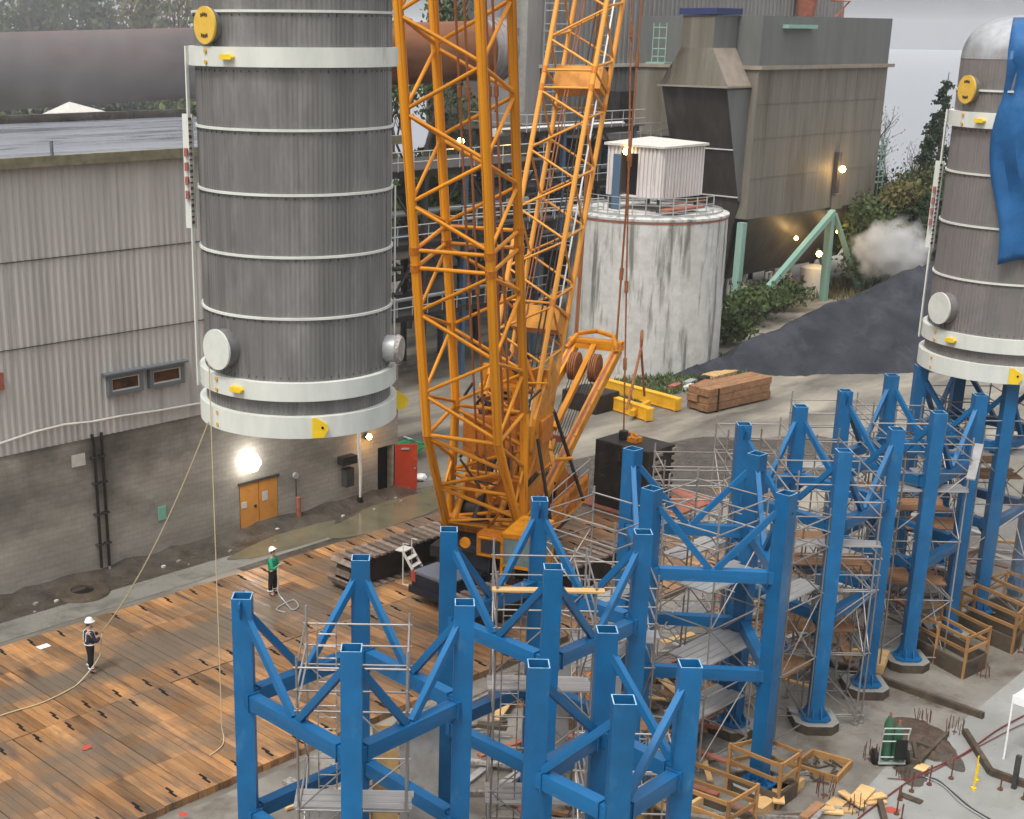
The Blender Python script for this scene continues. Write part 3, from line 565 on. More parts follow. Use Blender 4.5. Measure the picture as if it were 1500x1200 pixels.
def tower(label, cs, rot, levels=(6.38,3.62), bases=True, single=None, gus=()):
    cx_ = sum(c[0] for c in cs)/len(cs); cy_ = sum(c[1] for c in cs)/len(cs)
    T = empty('steel_tower', (cx_,cy_,0), label, 'steel tower', 'blue steel support towers')
    n = len(cs)
    for i, c in enumerate(cs): column(T, c[0], c[1], rot, bases, gusset=(i in gus) or None)
    for i in range(n):
        A_ = V(*cs[i],0); B_ = V(*cs[(i+1)%n],0); d = (B_-A_).normalized(); sh = .13
        for z in levels: slab_('beam', A_+d*sh+V(0,0,z-.16), B_-d*sh+V(0,0,z-.16), .26,.32,'blue',T)
        brace_v(T, cs[i], cs[(i+1)%n], zb=levels[0], single=(single[i] if single else 0))
    for i in range(n):
        A_ = V(*cs[i],0)
        for nb in (cs[(i+1)%n], cs[i-1]):
            d = (V(*nb,0)-A_).normalized(); s_ = V(-d.y,d.x,0)
            for z in levels:
                MB().prism([A_+d*.2+V(0,0,z-.33)-s_*.012, A_+d*.48+V(0,0,z-.33)-s_*.012, A_+d*.2+V(0,0,z-.62)-s_*.012], s_*.024).build('gusset_plate','blue',T)
                slab_('end_plate', A_+d*.285+V(0,0,z-.16), A_+d*.31+V(0,0,z-.16), .33,.4,'blue',T)
        MB().tube([A_+V(0,0,TZ-.5)-V(.0,.22,0), A_+V(0,0,TZ-.5)+V(0,.22,0)],.03,8).build('lifting_pin','cable',T)
    return T
# corners clockwise from near-left; towers set on the surveyed grid
TW = [
 ('tall blue square tower nearest the camera at the left, beside the timber mats', [(15.95,17.95),(16.0,21.35),(19.25,21.35),(19.1,18.05)], 45, None, (1,)),
 ('blue square tower between the nearest tower and the yellow crane', [(21.95,18.15),(22.0,21.35),(25.25,21.4),(25.2,18.2)], 45, None, (2,)),
 ('small narrow blue tower at the bottom middle with crossing single braces', [(17.98,13.16),(18.0,15.12),(20.15,15.25),(20.05,13.25)], 45, (1,1,1,1), ()),
 ('wide blue tower turned diagonally to the others, beyond the small narrow tower', [(28.03,20.06),(30.56,22.6),(32.72,20.0),(30.24,17.54)], 0, None, ()),
 ('blue tower standing just beyond the diagonally turned tower', [(34.78,18.55),(35.1,22.0),(38.25,22.02),(38.0,18.68)], 45, None, (1,)),
 ('blue tower second from the right tank, full of scaffold planks', [(40.75,18.75),(41.1,22.1),(44.3,22.18),(43.87,18.9)], 45, None, (1,)),
 ('farthest blue tower, carrying the standing tank at the right', [(46.3,18.96),(46.45,22.2),(49.6,22.25),(49.4,19.0)], 45, None, ()),
]
for lab, cs, rot, sg, gu in TW: tower(lab, cs, rot, single=sg, gus=gu)
tower('blue tower lower right behind the timber railed pits', [(51.5,14.2),(51.5,17.5),(54.7,17.5),(54.7,14.2)], 45)
for (x,y), lab, rt in (((34.78,18.55),'concrete base of the column left of the lone lumber baulk, nearest the camera',45),((38.0,18.68),'octagonal concrete base second in the row at the right, beside the long curb',45),((40.75,18.75),'concrete base third in the row, behind the pale lumber baulk',45),((30.24,17.54),'concrete base of the diagonal tower inside the near timber railing',0),((32.72,20.0),'concrete base of the diagonal tower half hidden by scaffold at right',0),((43.87,18.9),'concrete base fourth in the row, inside the timber railing',45)):
    pedestal(x,y,rt,lab)
pz = at(1234,752,7.4)
# =====================================================================
# SCAFFOLDS
# =====================================================================
def scaffold(label, c, hx, hy, rot, ztop=7.45, planks=(), ladder=None, step=1.0, mids=True, seed=0, zs0=.25, braces=True):
    r = random.Random(seed); a = R_(rot); u = V(math.cos(a),math.sin(a),0); v = V(-math.sin(a),math.cos(a),0); c = V(c[0],c[1],0)
    T = empty('scaffold', c, label, 'scaffold', 'tube scaffolds round the blue towers')
    gx = [-hx, hx]; gy = [-hy, hy] if hy < 1.6 else [-hy, 0, hy]
    P = lambda i,j,z: c+u*i+v*j+V(0,0,z)
    for i in gx:
        for j in gy:
            rod('standard', P(i,j,.05), P(i,j,ztop+.2+r.uniform(0,.25)), .027, 'scaf', T)
            rod('base_jack', P(i,j,0), P(i,j,.06), .09, 'scaf', T)
    z = zs0; lv = []
    while z < ztop-1.3: lv.append(z); z += step*2
    lv += [ztop-.95, ztop-.5, ztop]
    for z in lv:
        zz = z
        for j in gy: rod('ledger', P(-hx-.06,j,zz), P(hx+.06,j,zz), .023, 'scaf', T)
        for i in gx: rod('ledger', P(i,-hy-.06,zz+.05), P(i,hy+.06,zz+.05), .023, 'scaf', T)
    if braces:
        zz = [z for z in lv if z <= ztop-.9]
        for k_ in range(len(zz)-1):
            s = 1 if (k_+seed) % 2 else -1
            rod('brace', P(-hx*s,-hy,zz[k_]), P(hx*s,-hy,zz[k_+1]), .02, 'scaf', T); rod('brace', P(hx*s,hy,zz[k_]), P(-hx*s,hy,zz[k_+1]), .02, 'scaf', T)
            for q_ in range(len(gy)-1):
                rod('brace', P(-hx,gy[q_],zz[k_+(s>0)]), P(-hx,gy[q_+1],zz[k_+(s<0)]), .02, 'scaf', T); rod('brace', P(hx,gy[q_],zz[k_+(s<0)]), P(hx,gy[q_+1],zz[k_+(s>0)]), .02, 'scaf', T)
    for (z, j0, n, mat) in planks:                      # planks lie along u
        for k_ in range(n):
            y = j0+k_*.25; slab_('plank', P(-hx-.12,y,z+.05), P(hx+.12+r.uniform(-.1,.1),y,z+.05), .235,.045, mat, T)
    if ladder is not None:
        i, j = ladder; w_ = .2
        ld = MB(); ld.tube([P(i-w_,j,.1),P(i-w_,j,ztop+.1)],.018,6).tube([P(i+w_,j,.1),P(i+w_,j,ztop+.1)],.018,6)
        z = .3
        while z < ztop: ld.tube([P(i-w_,j,z),P(i+w_,j,z)],.014,5); z += .28
        ld.build('ladder', 'scaf', T)
    return T
scaffold('tube scaffold with ladder inside the nearest left blue tower', (17.6,19.7), 1.1,1.1,-45, ladder=(-.65,.9), planks=((4.2,-.9,3,'alu'),(2.2,-1.0,3,'alu')), seed=1)
scaffold('tube scaffold with pale plank at the top inside the blue tower before the crane', (23.6,19.8), 1.12,1.1,-45, ladder=(-.75,-.95), planks=((7.4,-1.1,1,'wood'),(4.6,-.4,3,'alu'),(1.9,-1,4,'alu')), seed=2)
scaffold('tube scaffold with bright aluminium planks inside the diagonal blue tower', (31.1,20.4), 1.15,1.15,0, planks=((5.3,-1.0,4,'alu'),(3.2,-1.1,5,'alu'),(1.4,-.8,4,'alu')), seed=3)
scaffold('tube scaffold left of the diagonal blue tower, in front of the black block', (28.9,22.2), 1.05,1.2,0, ztop=7.1, planks=((5.0,-.9,2,'alu'),(3.0,-.6,3,'alu')), seed=4)
scaffold('tube scaffold on the far side of the diagonal blue tower', (33.4,22.9), 1.0,1.1,0, ztop=6.2, planks=((4.9,-.9,3,'alu'),(2.6,-.6,3,'alu')), seed=5)
scaffold('long tube scaffold through the blue tower beyond the diagonal one', (36.55,20.25), 1.2,2.35,-45, planks=((5.6,-2.3,2,'alu'),(4.6,-1.2,4,'woodold'),(4.6,.8,4,'woodold'),(2.4,-1,6,'woodold')), seed=6)
scaffold('long tube scaffold through the blue tower with leaning silver plank', (42.5,20.5), 1.2,2.4,-45, planks=((5.9,-2.4,3,'alu'),(4.8,-1.0,5,'woodold'),(4.8,1.0,4,'woodold'),(2.4,-1.4,6,'woodold')), seed=7)
scaffold('long tube scaffold under the standing tank', (48.0,20.6), 1.25,2.5,-45, ztop=7.2, planks=((5.9,-2.2,3,'alu'),(4.7,-1,5,'woodold'),(4.7,.9,4,'woodold')), seed=8)
scaffold('low tube scaffold behind the tower beyond the diagonal one, toward the yard', (36.2,24.3), 1.15,1.0,-45, ztop=6.6, planks=((4.5,-.8,3,'woodold'),), seed=9)
scaffold('tube scaffold on the yard side of the second farthest tower', (40.6,25.0), 1.1,1.0,-45, ztop=6.6, planks=((4.5,-.8,3,'woodold'),), seed=10)
scaffold('tube scaffold on the yard side of the farthest tower', (45.6,25.0), 1.2,1.0,-45, ztop=6.6, planks=((4.5,-.8,3,'alu'),), seed=11)
scaffold('narrow tube scaffold on the slab side between the two concrete bases', (35.9,18.9), .9,.8,-45, ztop=5.2, planks=(), seed=12)
scaffold('tube scaffold squeezed between the crane side tower and the diagonal tower', (26.9,20.2), .95,.9,-45, ztop=6.4, planks=((4.9,-.8,3,'alu'),(2.4,-.7,4,'woodold')), seed=21)
scaffold('tube scaffold behind the small narrow tower', (22.4,16.2), 1.0,.9,-45, ztop=4.6, planks=((3.0,-.8,3,'alu'),(1.2,-.8,4,'woodold')), seed=23)
scaffold('tube scaffold filling the gap between the fifth and second farthest towers', (39.6,20.6), .9,1.6,-45, ztop=6.9, planks=((5.4,-1.2,3,'alu'),(3.4,-1,5,'woodold')), seed=24)
scaffold('tube scaffold filling the gap before the farthest tower', (45.3,20.8), .9,1.7,-45, ztop=6.9, planks=((5.4,-1.2,3,'alu'),(3.4,-1,5,'woodold')), seed=25)
scaffold('tube scaffold between the diagonal tower and the one beyond it', (33.6,19.6), .9,1.0,0, ztop=6.6, planks=((4.4,-.8,3,'alu'),(2.0,-.8,4,'woodold')), seed=26)
a = at(1362,700,6.6); b_ = at(1430,665,6.9); tag(MB().bar((41.0,17.6,6.55),(42.9,18.3,7.15),.26,.05).build('leaning_plank','alu'),'silver scaffold plank leaning across the rails near the second farthest tower','plank')
# precast panels and clutter standing under the towers
def panel(name, c, rot, w, h, t, mat, label, tilt=0, group=None, cat='panel'):
    a = R_(rot); u = V(math.cos(a),math.sin(a),0); v = V(-math.sin(a),math.cos(a),0); n = (V(0,0,1)*math.cos(tilt)+v*math.sin(tilt))
    return tag(MB().obox(V(c[0],c[1],0)+n*h/2, u*w/2, n*h/2, u.cross(n)*t/2).build(name, mat), label, cat, group)
panel('plywood_panel',(19.6,20.9),-45,.6,4.4,.05,'wood','tall new plywood strip standing behind the nearest scaffold',.03)
panel('formwork_panel',(20.2,20.4),-45,.9,4.4,.08,'alu','tall grey formwork panel standing right of the new plywood strip',.03)
panel('formwork_panel',(18.6,21.6),-45,1.3,2.8,.08,'alu','wide grey formwork panel behind the ladder of the nearest scaffold',.03)
panel('formwork_panel',(25.2,20.6),-45,.8,4.6,.08,'alu','grey formwork panel left behind the scaffold with the pale top plank',.04)
panel('formwork_panel',(26.0,19.6),-45,.8,4.0,.08,'alu','grey formwork panel right behind the scaffold with the pale top plank',.04)
# =====================================================================
# TANKS
# =====================================================================
def facedir(c): h = V(-c[0],-c[1],0).normalized(); return h, V(-h.y,h.x,0)
def tank(name, c, z0, rings, bandU, shoulder, top, label, clad, cover_z, hang=False, cover2=True):
    h, s = facedir(c)                  # h toward the viewer side, s to the viewer's... right/left
    T = empty(name, (c[0],c[1],z0), label, 'tank'); C3 = V(c[0],c[1],z0)
    r = 2.52; rs = 2.7
    mb = MB(); nseg = 520
    prof = [(r,.02)]+[(r,z) for z in (.9,2.5,4.5,6.5,8.2,shoulder)]
    mb.lathe(C3, prof, nseg, 0, wave=-.009, nw=1)
    for zr in list(rings)+[bandU[0]-.04, 1.62]:
        rq = random.Random(int(zr*100))
        for k_ in range(72):
            t = 2*math.pi*k_/72; d = V(math.cos(t),math.sin(t),0); e = V(-d.y,d.x,0); hh_ = rq.uniform(.008,.028)
            mb.obox(C3+d*(r+.004)+V(0,0,zr-.05-hh_*.5), e*.009, d*.008, V(0,0,hh_), 1)
    body = mb.build('shell', [clad,'cable'], T)
    mb = MB()                                                      # vertical and horizontal panel laps
    for k_ in range(16):
        t = 2*math.pi*(k_+.3)/16; d = V(math.cos(t),math.sin(t),0)
        mb.bar(C3+d*(r+.002)+V(0,0,1.4), C3+d*(r-.003)+V(0,0,shoulder-.1), .012,.012)
    mb.build('panel_lap', clad, body)
    dome = [(r*math.cos(t)*1.0, shoulder+(top-shoulder)*math.sin(t)) for t in [i*math.pi/2/8 for i in range(9)]]
    MB().lathe(C3, [(r+.01,shoulder-.06)]+[(q_[0]**1, q_[1]) for q_ in [(r*min(1,(math.cos(i*math.pi/2/10))**.55), shoulder+(top-shoulder)*math.sin(i*math.pi/2/10)) for i in range(11)]], 64).build('dome', 'tankcap', T)
    def ring(nm, za, zb, ro, mat='band'):
        return MB().lathe(C3, [(r-.05,za),(ro,za),(ro,zb),(r-.05,zb)], 96).build(nm, mat, T)
    sk = ring('skirt', 0, .57, rs); lb = ring('lower_band', .98, 1.46, rs-.02); ub = ring('upper_band', bandU[0], bandU[1], rs-.02)
    MB().lathe(C3, [(0,.05),(r-.1,.05),(r-.1,.5)], 48).build('bottom', 'dark', T)
    for z in rings: ring('stiffener_ring', z, z+.06, r+.055)
    def ang(k_): t = R_(k_); return (h*math.cos(t) + s*math.sin(t))    # 0 = toward viewer, positive = viewer right
    sg = 1 if (RM @ s).x > 0 else -1
    def A_(k_): return ang(k_*sg)
    for (dg, z, nm, rr) in ((-48,2.2,'cover',.47),):
        d = A_(dg); MB().tube([C3+d*(r-.1)+V(0,0,z), C3+d*(r+.28)+V(0,0,z)], rr+.04, 28).build('nozzle', clad, T); 
        o = MB().tube([C3+d*(r+.28)+V(0,0,z), C3+d*(r+.34)+V(0,0,z)], rr+.06, 28).build('nozzle_cover', 'coverW', T)
    if cover2:
        d = A_(70); MB().tube([C3+d*(r-.1)+V(0,0,1.98), C3+d*(r+.3)+V(0,0,1.98)], .36, 20).build('nozzle', 'galv', T)
        mb = MB(); mb.tube([C3+d*(r+.3)+V(0,0,1.98), C3+d*(r+.42)+V(0,0,1.98)], [.4,.33], 20); mb.build('wrapped_cover', 'foil', T)
        d = A_(66); mb = MB(); mb.tube([C3+d*(r+.1)+V(0,0,cover_z+1.0), C3+d*(r+.4)+V(0,0,cover_z+1.0)], [.38,.33], 18); mb.build('wrapped_cover', 'foil', T)
    d = A_(-52); e = V(-d.y,d.x,0)
    MB().tube([C3+d*(r-.1)+V(0,0,cover_z), C3+d*(r+.16)+V(0,0,cover_z)], .4, 24).build('nozzle', clad, T)
    cv = MB().tube([C3+d*(r+.16)+V(0,0,cover_z), C3+d*(r+.22)+V(0,0,cover_z)], .44, 28).build('yellow_cover', 'coverY', T)
    mb = MB()                                                     # stencilled marks near the rim, too small to read
    for up_ in (1,-1):
        for k_ in range(4):
            t = (-.38+.25*k_); o_ = C3+d*(r+.225)+V(0,0,cover_z)+e*math.sin(t)*.3+V(0,0,up_*(.27*math.cos(t)-.02))
            mb.obox(o_, e*.022, d*.004, V(0,0,.045)); mb.obox(o_+e*.03, e*.012, d*.004, V(0,0,.012))
    mb.build('stencil_mark', 'letter', cv)
    # lifting lugs
    def lug(dg, z, hw, hh, nm='lug'):
        d = A_(dg); e = V(-d.y,d.x,0); mb = MB(); n_ = 12; b_ = C3+d*(rs-.02)+V(0,0,z)
        return b_, d, e
    b_, d, e = lug(-36, 1.22, 0, 0); MB().prism([b_-e*.17-V(0,0,.07), b_+e*.17-V(0,0,.07), b_+e*.2+V(0,0,.0), b_+e*.13+V(0,0,.07), b_-e*.17+V(0,0,.07)], d*.14).build('lifting_lug','yellow',T)
    b_, d, e = lug(-36, (bandU[0]+bandU[1])/2, 0, 0); MB().prism([b_-e*.17-V(0,0,.06), b_+e*.17-V(0,0,.06), b_+e*.19+V(0,0,.0), b_+e*.13+V(0,0,.06), b_-e*.17+V(0,0,.06)], d*.14).build('lifting_lug','yellow',T)
    for dg in (7, 92):
        b_, d, e = lug(dg, .3, 0, 0); f_ = d; poly = []
        w_ = (e if (RM @ e).x > 0 else -e)
        if dg == 92: w_ = d; f_ = e*.35; b_ = b_ - d*.05
        poly = [b_-V(0,0,.27), b_+w_*.3-V(0,0,.27), b_+w_*.42-V(0,0,.05), b_+w_*.38+V(0,0,.08), b_+w_*.1+V(0,0,.26), b_+V(0,0,.26)]
        o = MB().prism(poly, f_*.09).build('lifting_lug','yellow',T)
        MB().tube([b_+w_*.26+f_*.08, b_+w_*.26+f_*.11], .035, 10).build('pin_hole','dark',o)
    mb = MB()
    for dg in (-53,):
        for z in (1.08,1.36,.12,.45,bandU[0]+.1,bandU[1]-.1): d = A_(dg); mb.tube([C3+d*(rs-.03)+V(0,0,z), C3+d*(rs+.02)+V(0,0,z)], .055, 10)
    mb.build('bolt_cap','ochre',T)
    d = A_(84); cdt = MB().tube([C3+d*(r+.1)+V(0,0,1.5), C3+d*(r+.1)+V(0,0,6.2)],.028,6).build('conduit','band',T)
    for z in (3.3,4.0): MB().tube([C3+d*(r+.08)+V(0,0,z),C3+d*(r+.32)+V(0,0,z+.03)],.07,8).build('valve','cable',cdt)
    # cable ladder down the left edge
    dg = -84; d = A_(dg); e = V(-d.y,d.x,0); mb = MB()
    for t_ in (-.1,.1): mb.bar(C3+d*(rs+.03)+e*t_+V(0,0,.9), C3+d*(rs+.03)+e*t_+V(0,0,bandU[1]), .04,.08)
    cl = mb.build('cable_ladder','band',T)
    mb = MB(); f_ = A_(-30)
    st = C3+d*(rs+.06); z1 = bandU[0]-1.2; mb.bar(st+V(0,0,z1-2.9), st+V(0,0,z1), .3,.05, up=f_); mk = mb.build('marking_strip','band',T)
    mb = MB(); fx = (h*1.0); ex = (-s*sg)
    for k_ in range(19): zz = z1-.12-k_*.145; mb.obox(st-ex*.06+h*.035+V(0,0,zz), ex*.035, h*.152, V(0,0,.018+.02*((k_*7)%3==0)))
    mb.build('marking','letter',mk); mb = MB()
    for k_ in range(4): zz = z1-.95-k_*.36; mb.obox(st+ex*.07+h*.035+V(0,0,zz), ex*.04, h*.152, V(0,0,.1))
    mb.build('marking','letterR',mk)
    return T, C3, A_
TL, CL, AL = tank('hanging_tank', (24.0,29.16), 9.40, (3.07,4.62,6.15,7.7,10.45), (9.2,9.66), 10.95, 12.2, 'large grey ribbed cylindrical tank hanging from the crane over the timber mats', 'clad', 10.15)
TR, CR, AR = tank('standing_tank', (47.97,20.15), 8.56, (3.2,4.95,6.6,9.2), (8.08,8.56), 10.25, 11.55, 'grey cylindrical tank standing on the farthest blue tower, draped with blue tarp', 'cladR', 9.25, cover2=False)
# blue tarpaulin hanging over the standing tank
def tarp():
    mb = MB(); nu, nv = 26, 30; vs = []; r = 2.52; r_ = random.Random(3)
    for i in range(nv+1):
        f_ = i/nv
        for j in range(nu+1):
            g_ = j/nu
            edge = -24 + 3*math.sin(f_*9) + (f_ > .5)*26*(f_-.5)
            dg = edge + g_*(88-edge); d = AR(dg)
            zb = 3.9 + .2*math.sin(g_*9) - 1.0*max(0,g_-.2)
            zt = 11.45
            z = zt+(zb-zt)*f_
            fold = .1*math.sin(g_*30+3*math.sin(f_*5)+f_*4) + .05*math.sin(g_*61+f_*9)+.05*math.sin(f_*14+g_*8)+ .1*(1-abs(2*g_-1))*0
            if z > 10.2:
                sn_ = max(0,min(.999,(z-10.25)/1.3)); rr = r*(math.sqrt(1-sn_*sn_))**.55+.12; eg_ = -math.degrees(math.asin(min(.98,1.06/rr))); d = AR(eg_+g_*(88-eg_))
            else: rr = r+.14+fold+ .1*(1 if g_ < .02 else 0)
            if z < 9 : rr = max(rr, r+.24+fold)
            if 7.8 < z < 8.9: rr = max(rr, 2.80+fold*.6)
            vs.append(CR+d*rr+V(0,0,z))
    mb.add(vs, [(i*(nu+1)+j,i*(nu+1)+j+1,(i+1)*(nu+1)+j+1,(i+1)*(nu+1)+j) for i in range(nv) for j in range(nu)], 0, True)
    o = mb.build('tarpaulin','tarp'); tag(o,'blue tarpaulin draped over the right side of the standing tank','tarpaulin')
    s_ = o.modifiers.new('thick','SOLIDIFY'); s_.thickness = .015
tarp()
# tag lines
def rope(name, pts, r, mat, label, cat='rope', n=6):
    return tag(MB().tube(pts, r, n).build(name, mat), label, cat)
def cat_(a, b, sag, n=14):
    a = V(a); b = V(b); return [a+(b-a)*(i/n)-V(0,0,4*sag*(i/n)*(1-i/n)) for i in range(n+1)]
# =====================================================================
# CRAWLER CRANE
# =====================================================================
F = V(35.48,32.78,2.2); bdir = V(.93,.37,0).normalized(); e1 = V(bdir.y,-bdir.x,0)
CR_ = empty('crawler_crane', (37,33.3,0), 'yellow orange crawler crane with lattice boom and mast beyond the timber mats', 'crane')
def cp(s, o, z): return V(F.x,F.y,0)+bdir*s+e1*o+V(0,0,z)
tip = V(22.7,27.7,75); bd = (tip-F).normalized(); e2 = e1.cross(bd).normalized()
if (RM @ e2).z > 0: e2 = -e2
boom = MB()
def lattice(parent, base, ax, ux, uy, hw, L0, L1, bay, rc, rl, mat, frames, nm='', phase=(0,.5,0,.5)):
    cs = {}
    P = lambda i, j, t: base+ax*t+ux*(i*hw)+uy*(j*hw)
    for i in (-1,1):
        for j in (-1,1): rod('chord', P(i,j,L0), P(i,j,L1), rc, mat, parent, 10)
    faces = (((-1,1),(1,1)),((1,1),(1,-1)),((1,-1),(-1,-1)),((-1,-1),(-1,1)))
    segs = []; fr = sorted(frames+[L0,L1])
    for fi, (a_, b_) in enumerate(faces):
        for k_ in range(len(fr)-1):
            s0, s1 = fr[k_], fr[k_+1]
            if s1-s0 < .9: continue
            n_ = max(2, round((s1-s0)/bay*2)); 
            for q_ in range(n_):
                t0 = s0+.08+(s1-s0-.16)*q_/n_; t1 = s0+.08+(s1-s0-.16)*(q_+1)/n_
                A1, B1 = (a_, b_) if (q_+fi) % 2 else (b_, a_)
                rod('lacing', P(*A1,t0+.05), P(*B1,t1-.05), rl, mat, parent, 6)
        for t in frames: rod('crossbar', P(*a_,t), P(*b_,t), rl*1.05, mat, parent, 6)
    for t in frames:
        for i in (-1,1):
            for j in (-1,1): rod('pin_joint', P(i,j,t-.13), P(i,j,t+.13), rc*1.14, 'orange_dk', parent, 10)
    return P
bo = bpy.data.objects.new('boom', None); COL.objects.link(bo); bo.parent = CR_; bo.location = F-V(37,33.3,0)
HW = 1.31
Pb = lattice(bo, F, bd, e1, e2, HW, 4.3, 30, 3.05, .165, .068, 'orange', [10.35,10.95,22.8,23.4])
# heel section: front chords bend in toward the foot
for i in (-1,1):
    foot = F+e1*(i*1.45)-e2*.45
    ft = F+e1*(i*1.45)-e2*.15
    rod('chord', Pb(i,1,4.3), ft, .16,'orange',bo,10); rod('chord', Pb(i,-1,4.3), foot, .16,'orange',bo,10)
    MB().tube([foot-e1*.25,foot+e1*.25],.3,14).build('foot_pin','orange_dk',bo)
def Hh(i, j, k_):   # point on heel chord, k_ 0 at section, 1 at foot
    end = F+e1*(i*1.45)-e2*(.15 if j > 0 else .45); return mixp(Pb(i,j,4.3), end, k_)
for j in (1,-1):
    rod('crossbar', Pb(-1,j,4.3), Pb(1,j,4.3), .075,'orange',bo,6)
    ks = (0,.28,.55,.8,.97)
    for q_ in range(4):
        s_ = 1 if q_ % 2 else -1
        rod('lacing', Hh(s_,j,ks[q_]+.03), Hh(-s_,j,ks[q_+1]), .075,'orange',bo,6)
    rod('crossbar', Hh(-1,j,.55), Hh(1,j,.55), .07,'orange',bo,6); rod('crossbar', Hh(-1,j,.97), Hh(1,j,.97), .1,'orange',bo,8)
for i in (-1,1):
    rod('crossbar', Pb(i,-1,4.3), Pb(i,1,4.3), .075,'orange',bo,6)
    rod('lacing', Hh(i,1,.02), Hh(i,-1,.45), .07,'orange',bo,6); rod('lacing', Hh(i,-1,.45), Hh(i,1,.7), .06,'orange',bo,6)
for sx,sy,dz in ((-.15,-.35,0),(.15,-.3,0),(.75,-.5,0),(.95,-.55,0)):
    a = F+e1*sx*1.1+e2*sy+bd*1.5; rod('hoist_rope', a, F+e1*sx+e2*sy+bd*30, .045,'rustrope',bo,6)
    for t in (9,15.5,22): rod('rope_coupler', F+e1*(sx*(1.1-.1*t/30))+e2*sy+bd*t, F+e1*(sx*(1.1-.1*t/30))+e2*sy+bd*(t+.35), .085,'rustrope',bo,6)
# derrick mast
mo = bpy.data.objects.new('derrick_mast', None); COL.objects.link(mo); mf = cp(2.0,0,2.9); mo.parent = CR_; mo.location = mf-V(37,33.3,0)
md = (bdir*.417+V(0,0,.909)).normalized(); m2 = e1.cross(md).normalized()
if (RM @ m2).z > 0: m2 = -m2
Pm = lattice(mo, mf, md, e1, m2, .98, 2.6, 26, 2.5, .1, .048, 'orange_far', [7.3,15.6,16.3])
for i in (-1,1):
    for j in (-1,1): rod('chord', Pm(i,j,2.6), mf+e1*(i*.9), .1,'orange_far',mo,8)
    rod('lacing', Pm(i,1,2.6), Pm(-i,-1,2.6), .05,'orange_far',mo,6)
for t, z in ((7.0,0),(16.5,0)):
    mb = MB(); mb.obox(mf+md*t-m2*.5, e1*.95, m2*.4, md*.45); mb.build('rope_guide','orange_far',mo)
for sx in (-.5,-.35,.25,.45): rod('hoist_rope', mf+e1*sx+md*1.0, mf+e1*sx*.8-m2*.3+md*26, .03,'cable' if sx > 0 else 'rustrope',mo,6)
mb = MB(); mb.bar(mf+e1*.45-m2*.6+md*2, mf+e1*.45-m2*.6+md*26,.06,.04); mb.bar(mf+e1*.75-m2*.6+md*2, mf+e1*.75-m2*.6+md*26,.06,.04)
t = 2
while t < 26: mb.bar(mf+e1*.45-m2*.6+md*t, mf+e1*.75-m2*.6+md*t,.03,.03); t += .4
mb.build('mast_ladder','galv',mo)
# upper works
mb = MB()
def cbox(m, s0, s1, o0, o1, z0, z1, mi=0):
    m.obox(cp((s0+s1)/2,(o0+o1)/2,(z0+z1)/2), bdir*(s1-s0)/2, e1*(o1-o0)/2, V(0,0,(z1-z0)/2), mi)
cbox(mb,1.2,7.5,-1.75,1.7,1.45,1.75)
cbox(mb,1.3,7.5,1.58,1.7,1.75,2.5); cbox(mb,1.3,7.5,-1.75,-1.63,1.75,2.4); cbox(mb,7.4,7.5,-1.6,1.55,1.75,2.4); cbox(mb,1.1,1.19,-1.6,1.55,1.5,2.1)
for s_ in (.8,2.6,4.4): cbox(mb,s_,s_+.12,-1.6,1.55,1.75,2.05)
for o_ in (-.75,.7): cbox(mb,1.3,7.3,o_,o_+.14,1.76,2.25)
dk = mb.build('deck','orange_dk',CR_)
mb = MB(); cbox(mb,.5,7.3,1.702,1.73,2.35,2.5); cbox(mb,.5,7.3,1.702,1.72,1.45,1.55); cbox(mb,2.3,7.45,1.702,1.72,1.95,2.0); mb.build('side_trim','orange',dk)
mb = MB()
for s_ in (2.6,4.2,5.8,7.2): mb.tube([cp(s_,1.8,1.5),cp(s_,1.8,3.2)],.025,6)
mb.tube([cp(2.6,1.8,3.2),cp(7.2,1.8,3.2)],.025,6).tube([cp(2.6,1.8,2.8),cp(7.2,1.8,2.8)],.02,6); mb.build('handrail','galv',dk)
for s_, o_, r0 in ((1.3,0,.5),(3.4,-.05,.55),(5.6,0,.5)):
    d_ = MB().tube([cp(s_,o_-1.2,2.45),cp(s_,o_+1.2,2.45)],r0,20).build('winch_drum','cable',CR_)
    mb = MB(); 
    for q_ in (-1.25,1.15): mb.tube([cp(s_,o_+q_,2.45),cp(s_,o_+q_+.08,2.45)],r0+.2,24)
    mb.build('drum_flange','orange_dk',d_)
mb = MB()
for i in range(3):
    for k_ in range(4): cbox(mb,2.77,2.795,-1.25+i*.46,-.95+i*.46,6.0+k_*.22,6.1+k_*.22)
mb2 = MB(); cbox(mb2,2.8,3.7,-1.35,.1,5.9,6.95); eh = mb2.build('power_pack','orange',CR_,bevel=.04); mb.build('louvre','dark',eh)
mb = MB(); cbox(mb,2.6,3.9,-1.5,1.3,4.9,5.85); mb.build('winch_frame','orange_dk',CR_,bevel=.04)
mb = MB(); cbox(mb,3.3,3.5,-1.4,1.2,6.9,7.6); mb.build('back_plate','orange',CR_)
rg_ = random.Random(17)
for k_ in range(60):
    s_ = rg_.uniform(-.6,5.2); o_ = rg_.uniform(-1.5,1.4); z_ = rg_.uniform(2.0,4.8); v_ = V(rg_.gauss(0,.5),rg_.gauss(0,.5),rg_.choice((.1,1.0,1.2))).normalized()*rg_.uniform(.6,1.6)
    rod('hydraulic_pipe', cp(s_,o_,z_), cp(s_,o_,z_)+v_, rg_.uniform(.03,.09), rg_.choice(('orange','orange_dk','steeldk','cable','orange_far')), CR_, 8)
for o_,mt_ in ((-1.2,'orange'),(-.4,'cable'),(.5,'orange'),(1.1,'orange_dk')):
    rod('hydraulic_cylinder', cp(.2,o_,2.3), cp(2.9,o_,5.2), .14, mt_, CR_, 12)
